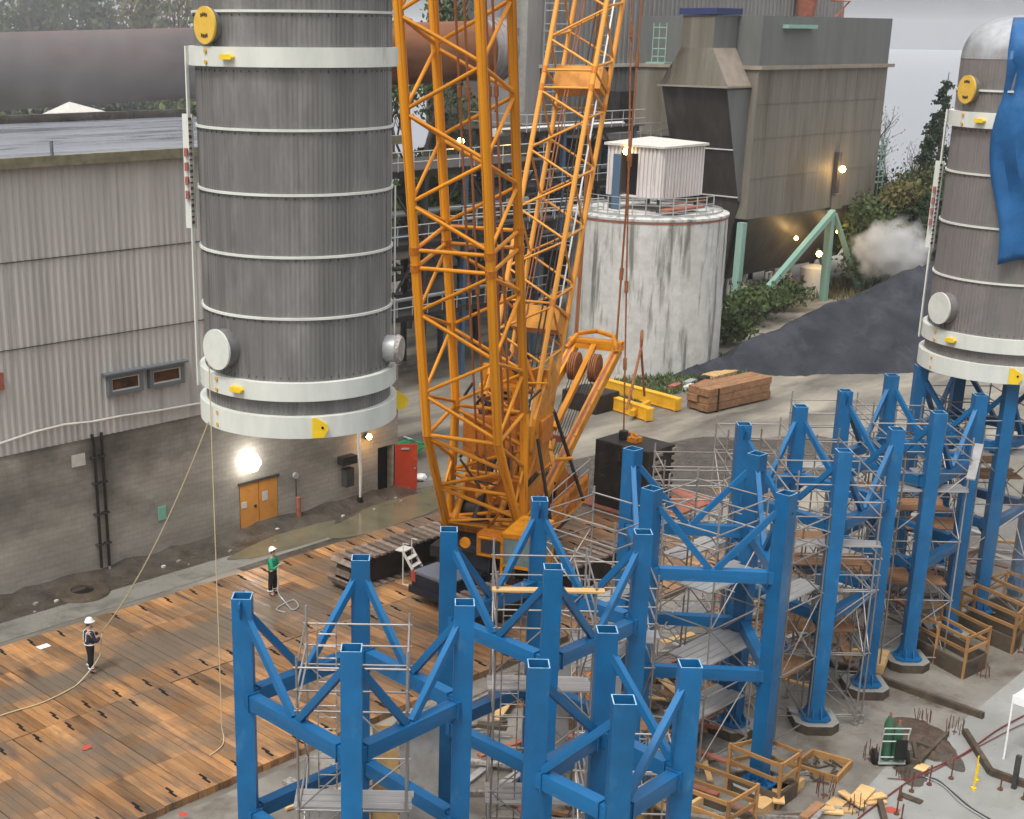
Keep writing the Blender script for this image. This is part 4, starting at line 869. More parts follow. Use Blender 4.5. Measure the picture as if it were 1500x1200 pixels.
for k_ in range(46):
    s_ = rg_.uniform(.6,4.2); o_ = rg_.uniform(-1.2,1.1); z_ = rg_.uniform(4.8,8.2); v_ = V(rg_.gauss(0,.5),rg_.gauss(0,.5),rg_.choice((.1,.8,1.0))).normalized()*rg_.uniform(.5,1.3)
    rod('hydraulic_pipe', cp(s_,o_,z_), cp(s_,o_,z_)+v_, rg_.uniform(.025,.07), rg_.choice(('orange','orange_dk','steeldk','cable')), CR_, 8)
# strong back plates between boom feet and mast
mb = MB()
for o_ in (-1.05,1.05):
    mb.prism([cp(1.2,o_,2.4),cp(3.2,o_,2.4),cp(4.6,o_,7.2),cp(3.9,o_,8.0),cp(2.2,o_,6.0)], e1*.12)
mb.build('mast_support','orange',CR_)
mb = MB(); mb.obox(cp(.6,0,5.6), e1*1.0, bdir*.12, V(0,0,.75)); mb.obox(cp(1.2,0,3.4), e1*1.1, bdir*.15, V(0,0,.5)); mb.build('rope_guard','orange_dk',CR_)
# gantry leaning back over the deck
ga = bpy.data.objects.new('gantry', None); COL.objects.link(ga); ga.parent = CR_; ga.location = cp(3,0,2.5)-V(37,33.3,0)
g0 = lambda o_: cp(3.0,o_,2.55); g1 = lambda o_: cp(12.55,o_,6.6)
for o_ in (-.75,1.2):
    mb = MB(); mb.bar(g0(o_),g1(o_),.34,.42); mb.build('gantry_beam','orange',ga,bevel=.03)
    mb = MB(); mb.bar(g0(o_)+V(0,0,.225),g1(o_)+V(0,0,.225),.12,.03); mb.build('beam_channel','rusty',ga)
slab_('gantry_head', cp(12.5,-.95,6.75), cp(12.5,1.4,6.75), .5,.4,'orange',ga)
for o_ in (-.3,.6):
    s_ = MB(); 
    for q_ in range(4): s_.tube([cp(11.2,o_+q_*.09-.14,6.0),cp(11.2,o_+q_*.09-.08,6.0)],.6,24)
    s_.build('sheave','rustrope',ga)
mb = MB(); mb.tube([cp(11.9,-.9,6.6),cp(12.5,-.6,7.15),cp(12.6,.2,7.3),cp(12.5,1.0,7.15),cp(11.9,1.3,6.6)],.11,8); mb.build('head_hoop','orange',ga)
slab_('cylinder', cp(7.5,.15,4.2), cp(12.3,.2,6.7), .22,.22,'orange',ga)
slab_('cross_beam', cp(6.6,-.75,4.1), cp(6.6,1.2,4.1), .2,.25,'rusty',ga)
slab_('gantry_strut', cp(6.5,.2,4.1), cp(4.6,1.2,3.3), .16,.16,'orange',ga); slab_('gantry_strut', cp(6.6,.5,4.1), cp(5.2,.4,1.9), .14,.14,'orange_far',ga); slab_('gantry_strut', cp(6.7,.9,4.1), cp(6.3,1.0,2.0), .14,.14,'orange_far',ga)
mb = MB()
for q_ in range(12): o_ = -.35+q_*.12; mb.tube([cp(11.0,o_,5.7),cp(7.3,o_*.9,2.9)],.016,4)
mb.build('reeving_rope','cable',ga)
for o_ in (-.3,.55):
    s_ = MB()
    for q_ in range(3): s_.tube([cp(7.2,o_+q_*.1-.1,2.7),cp(7.2,o_+q_*.1-.04,2.7)],.36,18)
    s_.build('sheave','cable',ga)
for a,b_ in (((3.9,1.3,5.9),(5.9,2.0,1.9)),((2.1,1.3,5.3),(2.6,1.9,1.4))): rod('stay_pipe', cp(*a), cp(*b_), .07,'steeldk',CR_)
# pendants
rod('pendant', cp(12.4,1.15,6.9), cp(14.6,.9,29), .045,'rustrope',CR_,6); rod('pendant', cp(12.4,-.7,6.9), cp(14.2,-.8,29), .045,'rustrope',CR_,6); rod('pendant', cp(12.4,-.62,6.9), cp(14.2,-.72,29), .045,'rustrope',CR_,6)
for t in (.2,.55,.85):
    for o0,o1,s1 in ((1.15,.9,14.6),(-.7,-.8,14.2)):
        a = mixp(cp(12.4,o0,6.9), cp(s1,o1,29), t*.6); rod('rope_coupler', a, a+V(.05,.02,.5), .09,'rustrope',CR_,6)
# cab at the front right
cb = bpy.data.objects.new('cab', None); COL.objects.link(cb); cb.parent = CR_; cb.location = cp(-2.2,2.5,1.4)-V(37,33.3,0)
def cabframe():
    mb = MB(); s0,s1,o0,o1,z0,z1 = -3.1,-1.0,1.9,3.1,1.45,3.35; t = .1
    for s_ in (s0,s1-t):
        for o_ in (o0,o1-t): cbox(mb,s_,s_+t,o_,o_+t,z0,z1)
    for z in (z0,z0+.75,z1-t): 
        cbox(mb,s0,s1,o0,o0+t,z,z+t); cbox(mb,s0,s1,o1-t,o1,z,z+t); cbox(mb,s0,s0+t,o0+t,o1-t,z,z+t); cbox(mb,s1-t,s1,o0+t,o1-t,z,z+t)
    cbox(mb,s0+.04,s1-.04,o1-.06,o1-.03,z0+.05,z0+.8); cbox(mb,s0+.04,s1-.04,o0+.03,o0+.06,z0+.05,z0+.8)
    cbox(mb,s0+.02,s1-.02,o0+.02,o1-.02,z1,z1+.05); mb.build('cab_frame','orange',cb)
    mb = MB(); cbox(mb,s0+.03,s0+.05,o0+t,o1-t,z0+.85,z1-t); cbox(mb,s0+t,s1-t,o1-.05,o1-.03,z0+.85,z1-t); cbox(mb,s0+t,s1-t,o0+.03,o0+.05,z0+.85,z1-t); mb.build('cab_window','cab',cb)
    mb = MB(); cbox(mb,s0+.7,s0+1.2,o0+.3,o0+.9,z0+.1,z0+.9); mb.build('seat','rubber',cb)
cabframe()
# front machinery below the boom feet
mb = MB(); cbox(mb,-1.4,-.7,.35,1.5,1.75,2.6); fm = mb.build('front_housing','orange_dk',CR_,bevel=.04); mb = MB(); cbox(mb,-1.0,1.1,-1.6,1.5,1.3,1.7); mb.build('front_frame','black',CR_)
mb = MB(); cbox(mb,-1.46,-1.405,.55,1.3,1.95,2.4); mb.build('front_grille','steeldk',fm)
mb = MB(); 
for a,b_ in (((-1.44,.45,1.85),(-1.44,1.4,1.85)),((-1.44,.45,2.5),(-1.44,1.4,2.5))): mb.bar(cp(*a),cp(*b_),.06,.06)
mb.tube([cp(-1.4,-.05,2.2),cp(-1.48,-.05,2.2)],.2,14); mb.build('lamp_bezel','orange',fm)
mb = MB(); cbox(mb,-.3,6.2,-1.4,1.4,.9,1.44); mb.lathe(cp(2,0,0), [(1.2,.5),(1.5,.8),(1.5,1.0),(0,1.0)],30); mb.obox(V(37,32.8,.7),(1.6,0,0),(0,2.2,0),(0,0,.3)); mb.build('carbody','black',CR_)
def track(q0, p0_, p1_, w_, label=None):
    T = bpy.data.objects.new('track', None); COL.objects.link(T); T.parent = CR_; T.location = V((p0_+p1_)/2,q0,0)-V(37,33.3,0)
    zt = 1.38; zb = .24; rr = (zt-zb)/2; zc = (zt+zb)/2; L_ = p1_-p0_-2*rr; per = 2*L_+2*math.pi*rr; n = int(per/.37)
    me = None
    MB().box((p0_+rr,q0-w_*.28,zb+.12),(p1_-rr,q0+w_*.28,zt-.12)).build('track_frame','black',T)
    for x in (p0_+rr,p1_-rr): MB().tube([(x,q0-w_*.3,zc),(x,q0+w_*.3,zc)],rr-.12,18).build('drive_wheel','black',T)
    for i in range(n):
        s = per*i/n
        if s < L_: p = V(p0_+rr+s,q0,zt); t = 0
        elif s < L_+math.pi*rr: t = (s-L_)/rr; p = V(p1_-rr+math.sin(t)*rr,q0,zc+math.cos(t)*rr)
        elif s < 2*L_+math.pi*rr: t = math.pi; p = V(p1_-rr-(s-L_-math.pi*rr),q0,zb)
        else: t = math.pi+(s-2*L_-math.pi*rr)/rr; p = V(p0_+rr+math.sin(t)*rr,q0,zc+math.cos(t)*rr)
        if me is None:
            mb = MB(); mb.box((-.11,-w_/2,-.03),(.11,w_/2,.06)); o = mb.build('track_shoe','track',T,local=True); me = o.data
        else: o = bpy.data.objects.new('track_shoe', me); COL.objects.link(o); o.parent = T
        o.location = p-V((p0_+p1_)/2,q0,0); o.rotation_euler = (0,t,0)
track(35.55, 31.0, 40.2, 1.2); track(29.9, 31.2, 40.4, 1.2)
# black counterweight block hung behind
cw = empty('counterweight', (47.2,35.0,0), 'tall black counterweight block standing on the yard behind the crane', 'counterweight')
mb = MB(); mb.box((46.1,33.3,.05),(48.0,36.1,2.95)); mb.build('block','black',cw,bevel=.05)
mb = MB()
for k_ in range(8): z = .35+k_*.33; mb.box((46.5,33.2,z),(47.0,33.3,z+.13)); mb.box((47.75,33.2,z),(47.95,33.3,z+.16))
mb.build('plate_edge','tan',cw)
mb = MB(); mb.obox((47.0,34.7,3.05),(.25,0,0),(0,.22,0),(0,0,.1)); mb.tube([(46.8,34.7,3.1),(47.0,34.9,3.3),(47.2,34.6,3.1)],.06); mb.build('lifting_ring','orange',cw)
mb = MB(); mb.tube([(47.0,35.3,2.9),(47.0,35.3,3.3)],.2); mb.build('anchor','black',cw)
mb = MB(); mb.box((45.8,32.6,0.0),(50.5,36.8,.06)); tag(mb.build('steel_plate','rusty'),'rust brown steel plate on the ground under the black block','plate')
pn = MB(); a = V(47.0,35.3,3.2); b_ = cp(14.5,0,30); pn.tube([a,b_],.04,6)
for t in (.1,.22,.42,.6): q_ = mixp(a,b_,t); pn.tube([q_,q_+(b_-a).normalized()*.5],.09,6)
tag(pn.build('counterweight_pendant','rustrope'),'rusty pendant rope rising from the top of the black block','rope')
a = V(47.4,35.6,9.5)
# hook rigging of the hanging tank
rg = empty('lifting_rigging', (CL.x,CL.y,22), 'steel lifting slings above the hanging tank', 'rigging')
for k_ in range(4):
    t = k_*math.pi/2+.6; rod('sling', CL+V(math.cos(t)*2.4,math.sin(t)*2.4,10.9), V(CL.x,CL.y,28), .05,'cable',rg,6)
# =====================================================================
# BACKGROUND PLANT
# =====================================================================
kq = 66; kz = lambda p: 17.45+(p-35)*.026; kr = 1.84
kl = empty('rotary_kiln', (50,kq,0), 'long rusty horizontal kiln cylinder behind the mill building', 'kiln')
MB().tube([(12,kq,kz(12)),(52,kq,kz(52))], kr, 48).build('shell','kiln',kl); MB().tube([(52.01,kq,kz(52)),(69.8,kq,kz(70))], kr, 48).build('shell','kilnR',kl)
mb = MB(); mb.tube([(69.8,kq,kz(70)),(71.6,kq,kz(71.6))],[kr+.12,kr+.12],48)
for x in (70.3,70.9,71.5): mb.tube([(x,kq,kz(x)),(x+.12,kq,kz(x))],kr+.2,48)
mb.build('hood','kilncap',kl)
for x in (24,41,58): 
    MB().box((x-1,kq-2,-.5),(x+2,kq+2,kz(x)-kr-.5)).build('pier','block',kl)
# pointed pale tent roof seen over the roof edge
a = atq(97,167,60); b_ = atq(190,163,60); c_ = atq(118,156,60)
mb = MB(); mb.add([(a.x,60,a.z-.3),(b_.x,60,a.z-.3),(b_.x,63,a.z-.3),(a.x,63,a.z-.3),(c_.x+.3,61.5,c_.z+.15)], [(0,1,4),(1,2,4),(2,3,4),(3,0,4)]); tt = empty('tent', (a.x,60,0), 'cream pointed tent roof between the mill roof and the kiln', 'tent')
mb.build('tent_roof','pale',tt)
for x in (a.x+.1,b_.x-.1): MB().tube([(x,60.1,0),(x,60.1,a.z-.3)],.06).build('pole','galv',tt)
# process towers and trestles between kiln and silo
def platform_rack(x0,x1,y0,y1,floors,label,cols=3,rail=True,mat='steeldk'):
    T = empty('steel_rack', ((x0+x1)/2,(y0+y1)/2,0), label, 'steel rack', 'steel racks of pipes behind the crane'); zt = floors[-1]
    for i in range(cols):
        for y in (y0,y1):
            x = x0+(x1-x0)*i/(cols-1); slab_('post', (x,y,-.3),(x,y,zt), .28,.28, 'steelblue' if (i+int(y))%2 else mat, T)
    for k_, z in enumerate(floors):
        for y in (y0,y1): slab_('floor_beam',(x0-.4,y,z-.2),(x1+.4,y,z-.2),.2,.35,mat,T)
        MB().box((x0-.5,y0-.5,z),(x1+.5,y1+.5,z+.06)).build('grating','steeldk',T)
        if rail:
            mb = MB()
            for h in (.5,1.05): mb.tube([(x0-.5,y0-.5,z+h),(x1+.5,y0-.5,z+h)],.035,5).tube([(x0-.5,y0-.5,z+h),(x0-.5,y1+.5,z+h)],.035,5)
            x = x0-.5
            while x <= x1+.5: mb.tube([(x,y0-.5,z),(x,y0-.5,z+1.05)],.03,5); x += 1.2
            mb.build('handrail','galv',T)
        if k_:
            for i in range(cols-1):
                xa = x0+(x1-x0)*i/(cols-1); xb = x0+(x1-x0)*(i+1)/(cols-1)
                if (i+k_) % 2: slab_('brace',(xa,y0,floors[k_-1]),(xb,y0,z),.12,.12,mat,T)
                else: slab_('brace',(xb,y0,floors[k_-1]),(xa,y0,z),.12,.12,mat,T)
    return T
rk = platform_rack(53,66,57,62,(4.2,8.2,12.2),'dark steel rack with handrails left of the mottled silo, between crane boom and tank',5)
for i in range(7):
    z = 4.9+i*1.2; MB().tube([(52,57.6+.5*(i%3),z),(60+i%4,57.6+.5*(i%3),z),(66.5,58+.4*(i%3),z)],.12+.08*(i%3),10).build('pipe',['galv','steeldk','pale','steelblue'][i%4],rk)
rk2 = platform_rack(68,79,60,64,(6,10.2,13.6),'tall dark steel rack under the kiln hood',4)
for i in range(6):
    z = 7+i*1.3; MB().tube([(67,61+.4*(i%3),z),(80,61+.4*(i%3),z)],.15+.06*(i%3),10).build('pipe',['kilncap','steeldk','pale'][i%3],rk2)
rk3 = platform_rack(80,90,63,67,(8,12.4),'dark steel gantry with handrails in front of the ribbed grey building',4)
for i, (x,y,z,r_) in enumerate(((60,59.5,4.4,1.1),(64.5,60,8.4,.8),(74,62,6.2,1.2))):
    t_ = empty('vessel', (x,y,z), ['squat grey vessel on the lower rack floor','slim grey vessel on the middle rack floor','grey vessel on the rack below the kiln hood'][i], 'vessel')
    MB().lathe((x,y,z), [(0,0),(r_,.1),(r_,2.1),(r_*.6,2.6),(0,2.7)], 24).build('shell','kilncap',t_)
for x,y,lab in ((675,207,'small lit amber lamp on the dark rack behind the boom, left one'),(756,199,'small lit amber lamp on the dark rack behind the boom, right one')):
    a = atq(x,y,56.3); lamp('rack_lamp', (a.x,a.y,a.z), .22, 'lampY', lab)
# tall pale stack section behind the boom
t_ = empty('process_building', (84,74,0), 'tall grey ribbed building with riser ducts behind the kiln hood and mast', 'building')
a0 = atq(790,130,72); a1 = atq(1232,20,72)
mb = MB(); x = a0.x; pts = []
while x < a1.x:
    for f_, o_ in ((0,0),(.3,0),(.4,.1),(.8,.1),(.9,0)): pts.append((x+f_*.6,72-o_))
    x += .6
vs = [(p_,q_,z) for z in (12.2,17.0,34) for p_,q_ in pts]; n = len(pts)
mb.add(vs, [(k_*n+i,k_*n+i+1,(k_+1)*n+i+1,(k_+1)*n+i) for k_ in range(2) for i in range(n-1)])
mb.box((a0.x,72.1,12.2),(a1.x,84,34)); mb.add([(a0.x-.01,72,12.2),(a0.x-.01,84,12.2),(a0.x-.01,84,34),(a0.x-.01,72,34)],[(0,1,2,3)])
mb.build('ribbed_wall','greyb',t_)
MB().box((a0.x-.2,71.6,17.0),(a1.x,71.95,17.25)).build('ledge','pale',t_)
MB().box((a0.x,73,-.5),(a1.x-3,83,12.2)).build('shade_block','steeldk',t_)  # solid dark block put in for the shade under the raised building
for x in (a0.x+1,a0.x+7,a0.x+13,a0.x+20): slab_('post',(x,72.2,-.4),(x,72.2,12.2),.5,.5,'greyb',t_)
MB().box((a0.x+8,70.6,12.4),(a0.x+14,72,15.2)).build('dark_duct','steeldk',t_)
for k_,(x,y0_,y1_) in enumerate(((1178,5,24),)):
    a = atq(x,14,71.2); MB().lathe((a.x,71,a.z-.8), [(0,0),(.75,0),(.9,1.6),(1,3),(0,3)],18).build('red_hopper','rusty',t_)
mb = MB()
for x in (1190,1235): a = atq(x,8,71.5); mb.tube([(a.x,71.4,20.2),(a.x,71.4,22)],.08,6)
a = atq(1222,78/3,70); b_ = atq(1245,2,70); mb.tube([(a.x,70,a.z),(b_.x,70,b_.z),(b_.x-3,70,b_.z)],.12,6); mb.build('roof_rail','rusty',t_)
MB().tube([(76,70.5,20),(76,70.5,34)],1.3,24).build('riser_duct','kilncap',t_)
MB().lathe((76,70.5,18.4), [(1.3,1.6),(1.9,1.4),(1.9,.4),(1.2,0)],24).build('duct_flange','kilncap',t_)
MB().tube([(79.5,71,14),(79.5,71,34)],.5,14).build('riser_duct','pale',t_)
mb = MB()
for z in (14,15.4,16.8,18.2,19.6,21): mb.tube([(80.5,69.6,z),(83,69.6,z)],.05,5).tube([(80.5,69.6,z+.5),(83,69.6,z+.5)],.04,5)
for x in (80.5,81.7,83): mb.tube([(x,69.6,13),(x,69.6,21.6)],.05,5)
mb.build('stair_rail','galv',t_)
# baghouse
bh = empty('baghouse', (95,60,0), 'huge brown grey steel filter house with sloping hopper on green legs', 'filter house')
P0, P1, Q0, Q1 = 86.7, 104.4, 55.6, 66
MB().box((P0,Q0,7.1),(P1,Q1,17.2)).build('wall_panels','bag',bh)
MB().box((P0,Q0-.02,17.45),(P1-.1,Q1,20.7)).build('upper_housing','baggrey',bh)
MB().box((P0-.15,Q0-.35,17.2),(P1+.4,Q1,17.45)).build('cornice','tan',bh)
mb = MB()
for z in (9.9,12.6,14.9): mb.box((P0,Q0-.03,z),(P1,Q0-.002,z+.04))
for i in range(1,12): x = P0+(P1-P0)*i/12; mb.box((x,Q0-.012,7.15),(x+.02,Q0-.001,17.1))
mb.build('panel_seam','bag',bh)
mb = MB(); zb = 3.0
top = [(P0+.3,Q0+.05,7.1),(P1-.2,Q0+.05,7.1),(P1-.2,Q1,7.1),(P0+.3,Q1,7.1)]; bot = [(89.2,58.5,2.3),(105.0,58.5,2.5),(105.0,62,2.5),(89.2,62,2.3)]
mb.add(top+bot, [(0,1,5,4),(1,2,6,5),(2,3,7,6),(3,0,4,7),(4,5,6,7)]); mb.build('hopper','bagdk',bh)
# tapered inlet duct on its left end
mb = MB(); A1 = [(84,56.2,16),(86.7,56.2,16),(86.7,61.6,16),(84,61.6,16)]; A0 = [(86.5,56.25,8.2),(86.7,56.25,8.2),(86.7,61.3,8.2),(86.5,61.3,8.2)]; A_1 = [(87.2,57.6,3.2),(87.6,57.6,3.2),(87.6,60.5,3.2),(87.2,60.5,3.2)]
mb.add(A1+A0+A_1, [(i,(i+1)%4,4+(i+1)%4,4+i) for i in range(4)]+[(4+i,4+(i+1)%4,8+(i+1)%4,8+i) for i in range(4)]); mb.build('inlet_hopper','bagdk',bh)
mb = MB(); mb.prism([(84.02,56.18,15.9),(86.7,56.18,15.9),(86.68,56.18,8.3),(86.45,56.18,8.3)],(0,.05,0)); mb.build('inlet_side','baggrey',bh)
mb = MB(); B1 = [(83.9,57.5,18.6),(86.6,57.5,18.6),(86.6,60.1,18.6),(83.9,60.1,18.6)]; B0 = [(83.9,56.1,16.15),(86.7,56.1,16.15),(86.7,61.7,16.15),(83.9,61.7,16.15)]
mb.add(B0+B1, [(i,(i+1)%4,4+(i+1)%4,4+i) for i in range(4)]); mb.build('duct_transition','tan',bh)
mb = MB(); q_ = 56.1
n = 60; vs = []; fs = []
for i in range(n+1):
    f_ = i/n; a = mixp(V(83.86,56.1,16.15),V(83.86,61.7,16.15),f_); b_ = mixp(V(83.86,57.5,18.6),V(83.86,60.1,18.6),f_); c_ = b_+V(0,0,2.0)
    o_ = V(-.035,0,0) if i%2 else V(0,0,0); vs += [a+o_,b_+o_,c_+o_]
for i in range(n): fs += [(i*3,i*3+3,i*3+4,i*3+1),(i*3+1,i*3+4,i*3+5,i*3+2)]
mb.add(vs,fs); mb.build('ribbed_duct_face','bag',bh)
MB().box((83.9,57.5,18.6),(86.6,60.1,20.7)).build('riser','baggrey',bh)
MB().box((83.7,57.3,20.75),(86.8,60.3,21.15)).build('riser_cap','blueflat',bh)
MB().box((83.7,56.0,16.02),(86.75,61.8,16.14)).build('transition_flange','tan',bh)
for z in (8.6,11.9): f_ = (16-z)/7.8; slab_('stiffener',(84+2.5*f_-.05,56.2,z),(84+2.5*f_-.05,61.5,z),.05,.08,'pale',bh)
a = atq(1155,31,55.4); MB().box((a.x-.4,Q0-.5,19.9),(a.x+3.4,Q0-.03,20.15)).build('green_tray','teal',bh)
# green legs
def leg(a, b_, w_=.42): slab_('leg', a, b_, w_, w_, 'teal', bh)
leg((86.3,55.7,-.2),(86.4,55.7,6.9),.5); leg((98.2,55.5,-.2),(98.0,55.5,6.9),.5); leg((104.0,55.7,-.2),(103.8,55.7,6.9),.45)
leg((98.0,55.3,6.8),(87.0,55.3,.2),.42); leg((98.3,55.35,6.6),(103.3,55.4,.3),.3); leg((100.2,58,4.2),(103.6,58,.2),.25); leg((86.2,55.5,-.2),(85.2,59,3.2),.3); leg((86.3,63,-.2),(86.3,63,6.9),.4); leg((98,63,-.2),(98,63,6.9),.4)
for x,y,s_,lab in ((1234,248,.32,'bright lamp on a bent arm on the front of the filter house'),(1166,349,.2,'small amber lamp on the dark sloping hopper'),(1200,372,.3,'lit amber lamp low by the middle green leg'),(1226,339,.16,'small amber lamp right of the middle green leg')):
    a = atq(x,y,54.9 if y < 300 else 56.2); lamp('plant_lamp',(a.x,a.y,a.z),s_*.8,'lampY',lab, light=(120 if y < 300 else 60,(1,.62,.25)))
a = atq(1224,270,55.4); MB().box((a.x-.25,Q0-.4,8.2),(a.x+.2,Q0-.03,11.2)).build('cable_box','bagdk',bh); MB().box((a.x-.1,Q0-.35,7.0),(a.x+1.0,Q0-.04,8.1)).build('support_bracket','bag',bh)
# teal caged platform on riser
mb = MB()
for z in (18.0,18.5,19.2,19.9): mb.tube([(83.2,60.9,z),(83.2,62.0,z)],.035,5)
for y in (60.9,61.5,62.0): mb.tube([(83.2,y,17.6),(83.2,y,20.2)],.035,5)
mb.box((82.9,60.7,17.5),(84,62.3,17.62)); mb.build('platform_cage','teal',bh)
# platforms on the right side of the filter house
mb = MB()
for z in (8.4,9.6,10.8):
    mb.box((104.6,56,z),(106.2,59,z+.08))
    for h in (.5,1.0): mb.tube([(104.6,56,z+h),(106.4,56,z+h)],.05,5)
for x in (104.8,105.6,106.3): mb.tube([(x,56,1),(x,56,11.9)],.05,5)
mb.build('stair_platform','teal',bh)
# clutter below the hopper
r = random.Random(21)
rk4 = platform_rack(89,102,59,62.5,(2.6,),'low pipe rack with small tanks beneath the filter house hopper',5,mat='galv')
for i in range(16):
    x = 88+i*.95; y = 57.2+r.uniform(0,1.2); z = r.uniform(.8,2.6)
    MB().tube([(x,y,0),(x,y,z),(x+r.uniform(.3,1.2),y,z),(x+r.uniform(.3,1.2),y,.1)],r.uniform(.05,.13),8).build('pipe',['galv','pale','rusty','steeldk'][i%4],rk4)
for i,(x,y,r_,h_) in enumerate(((99.6,57.4,1.0,2.2),(94.2,57.6,.5,1.2),(91,58.2,.6,1.6))):
    t_ = empty('small_tank',(x,y,0),['white round tank beneath the hopper behind the middle green leg','small grey drum tank beneath the hopper, centre','small pale tank beneath the hopper at left'][i],'tank')
    MB().lathe((x,y,0),[(0,0),(r_,0),(r_,h_),(r_*.5,h_+.2),(0,h_+.25)],22).build('shell',['white','steelblue','pale'][i],t_)
for i in range(5): tag(MB().box((104.5+i*1.5,53.2+(i%2)*.9,0),(105.6+i*1.5,54+(i%2)*.9,.5+.2*(i%3))).build('pallet_load',['pale','rusty','woodold','galv','pale'][i]),'low stacked load beside the gravel road below the filter house','pallet','stacked loads by the gravel road')
# concrete silo with white cabin
sc_ = V(71.2,52.55,0); si = empty('concrete_silo', sc_, 'mottled round concrete silo streaked with dark stains', 'silo')
MB().lathe(sc_, [(4.82,-.2),(4.74,9.05),(4.8,9.07),(4.8,9.2),(4.4,9.25),(0,9.4)], 72).build('wall','conc',si)
mb = MB(); mb.lathe(sc_, [(4.4,9.3),(4.4,9.42)],60); 
for k_ in range(3): mb.lathe(sc_+V(0,0,9.5+k_*.42), [(4.2,0),(4.2,.05)],40,a0=2.4,a1=4.9)
for k_ in range(14): t = 2.4+k_*.19; mb.tube([sc_+V(math.cos(t)*4.2,math.sin(t)*4.2,9.2),sc_+V(math.cos(t)*4.2,math.sin(t)*4.2,10.4)],.04,5)
mb.build('handrail','galv',si)
MB().lathe(sc_, [(4.77,8.93),(4.77,9.03)],72).build('ring_band','rusty',si)
a = V(69.25,50.4,10.2); ww = 4.15; wl = 4.0; wh = 2.9
cn = empty('roof_cabin', (a.x+2.2,a.y+2.1,9.4), 'white ribbed cabin with dark doorway standing on top of the silo', 'cabin')
mb = MB()
def ribwall(mb, p, d, L_, h, nrm, gap=None):
    n_ = int(L_/.28); pts = []
    for i in range(n_):
        for f_, o_ in ((0,0),(.4,0),(.5,.06),(.9,.06)): pts.append((i+f_)/n_*L_)
        
    pts2 = []; 
    for i in range(n_):
        for f_, o_ in ((0,0),(.45,0),(.5,.07),(.95,.07)):
            s = (i+f_)/n_*L_; pts2.append((s,o_))
    pts2.append((L_,0))
    for k_ in range(len(pts2)-1):
        s0,o0 = pts2[k_]; s1,o1 = pts2[k_+1]
        z0 = 0
        if gap and gap[0] < s0 < gap[1]: z0 = gap[2]
        A_ = p+d*s0+nrm*o0; B_ = p+d*s1+nrm*o1
        mb.add([A_+V(0,0,z0),B_+V(0,0,z0),B_+V(0,0,h),A_+V(0,0,h)],[(0,1,2,3)])
ribwall(mb, a, V(1,0,0), ww, wh, V(0,-1,0)); ribwall(mb, a, V(0,1,0), wl, wh, V(-1,0,0), gap=(1.6,3.0,2.5))
mb.box((a.x+ww-.1,a.y+.02,a.z),(a.x+ww,a.y+wl,a.z+wh)); mb.box((a.x,a.y+wl-.05,a.z),(a.x+ww,a.y+wl,a.z+wh)); mb.box((a.x,a.y,a.z-.05),(a.x+ww,a.y+wl,a.z))
mb.build('cabin_wall','contain',cn)
mb = MB(); mb.add([(a.x-.2,a.y-.2,a.z+wh),(a.x+ww+.2,a.y-.2,a.z+wh),(a.x+ww+.2,a.y+wl+.2,a.z+wh),(a.x-.2,a.y+wl+.2,a.z+wh),(a.x-.2,a.y-.2,a.z+wh+.1),(a.x+ww+.2,a.y-.2,a.z+wh+.15),(a.x+ww+.2,a.y+wl+.2,a.z+wh+.3),(a.x-.2,a.y+wl+.2,a.z+wh+.15)],[(0,3,2,1),(4,5,6,7),(0,1,5,4),(1,2,6,5),(2,3,7,6),(3,0,4,7)]); mb.build('cabin_roof','pale',cn)
MB().box((a.x+.6,a.y+1.6,a.z),(a.x+.62,a.y+3.0,a.z+2.5)).build('dark_doorway','dark',cn)
MB().box((a.x-.12,a.y+2.95,a.z-.9),(a.x-.06,a.y+3.5,a.z+2.4)).build('blue_door','steelblue',cn)
for x,y in ((a.x+.2,a.y+.2),(a.x+ww-.2,a.y+.2),(a.x+.2,a.y+wl-.2),(a.x+ww-.2,a.y+wl-.2)): MB().box((x-.1,y-.1,9.2),(x+.1,y+.1,a.z)).build('support_post','steeldk',cn)
mb = MB(); mb.box((a.x-.3,a.y-1.0,9.55),(a.x+3.2,a.y-.2,9.65)); mb.tube([(a.x-.3,a.y-1.0,10.0),(a.x+3.2,a.y-1.0,10.0)],.05,6); mb.build('walkway','rusty',cn)
lamp('cabin_lamp',(a.x-.25,a.y+2.5,a.z+2.6),.2,'lampY','small amber lamp over the doorway of the white cabin')
# walkway bridge from rack to cabin
br = empty('footbridge', (66,57,9), 'grey footbridge with railings running from the dark rack to the silo top', 'footbridge')
MB().bar((58,56.2,9.0),(68.6,54.6,9.0),1.1,.12).build('deck','steeldk',br)
mb = MB()
for off in (-.55,.55):
    for h in (.5,1.0): mb.tube([(58,56.2+off,9.0+h),(68.6,54.6+off,9.0+h)],.04,5)
    for k_ in range(12): f_ = k_/11; mb.tube([(58+10.6*f_,56.2-1.6*f_+off,9),(58+10.6*f_,56.2-1.6*f_+off,10)],.035,5)
mb.build('railing','galv',br)
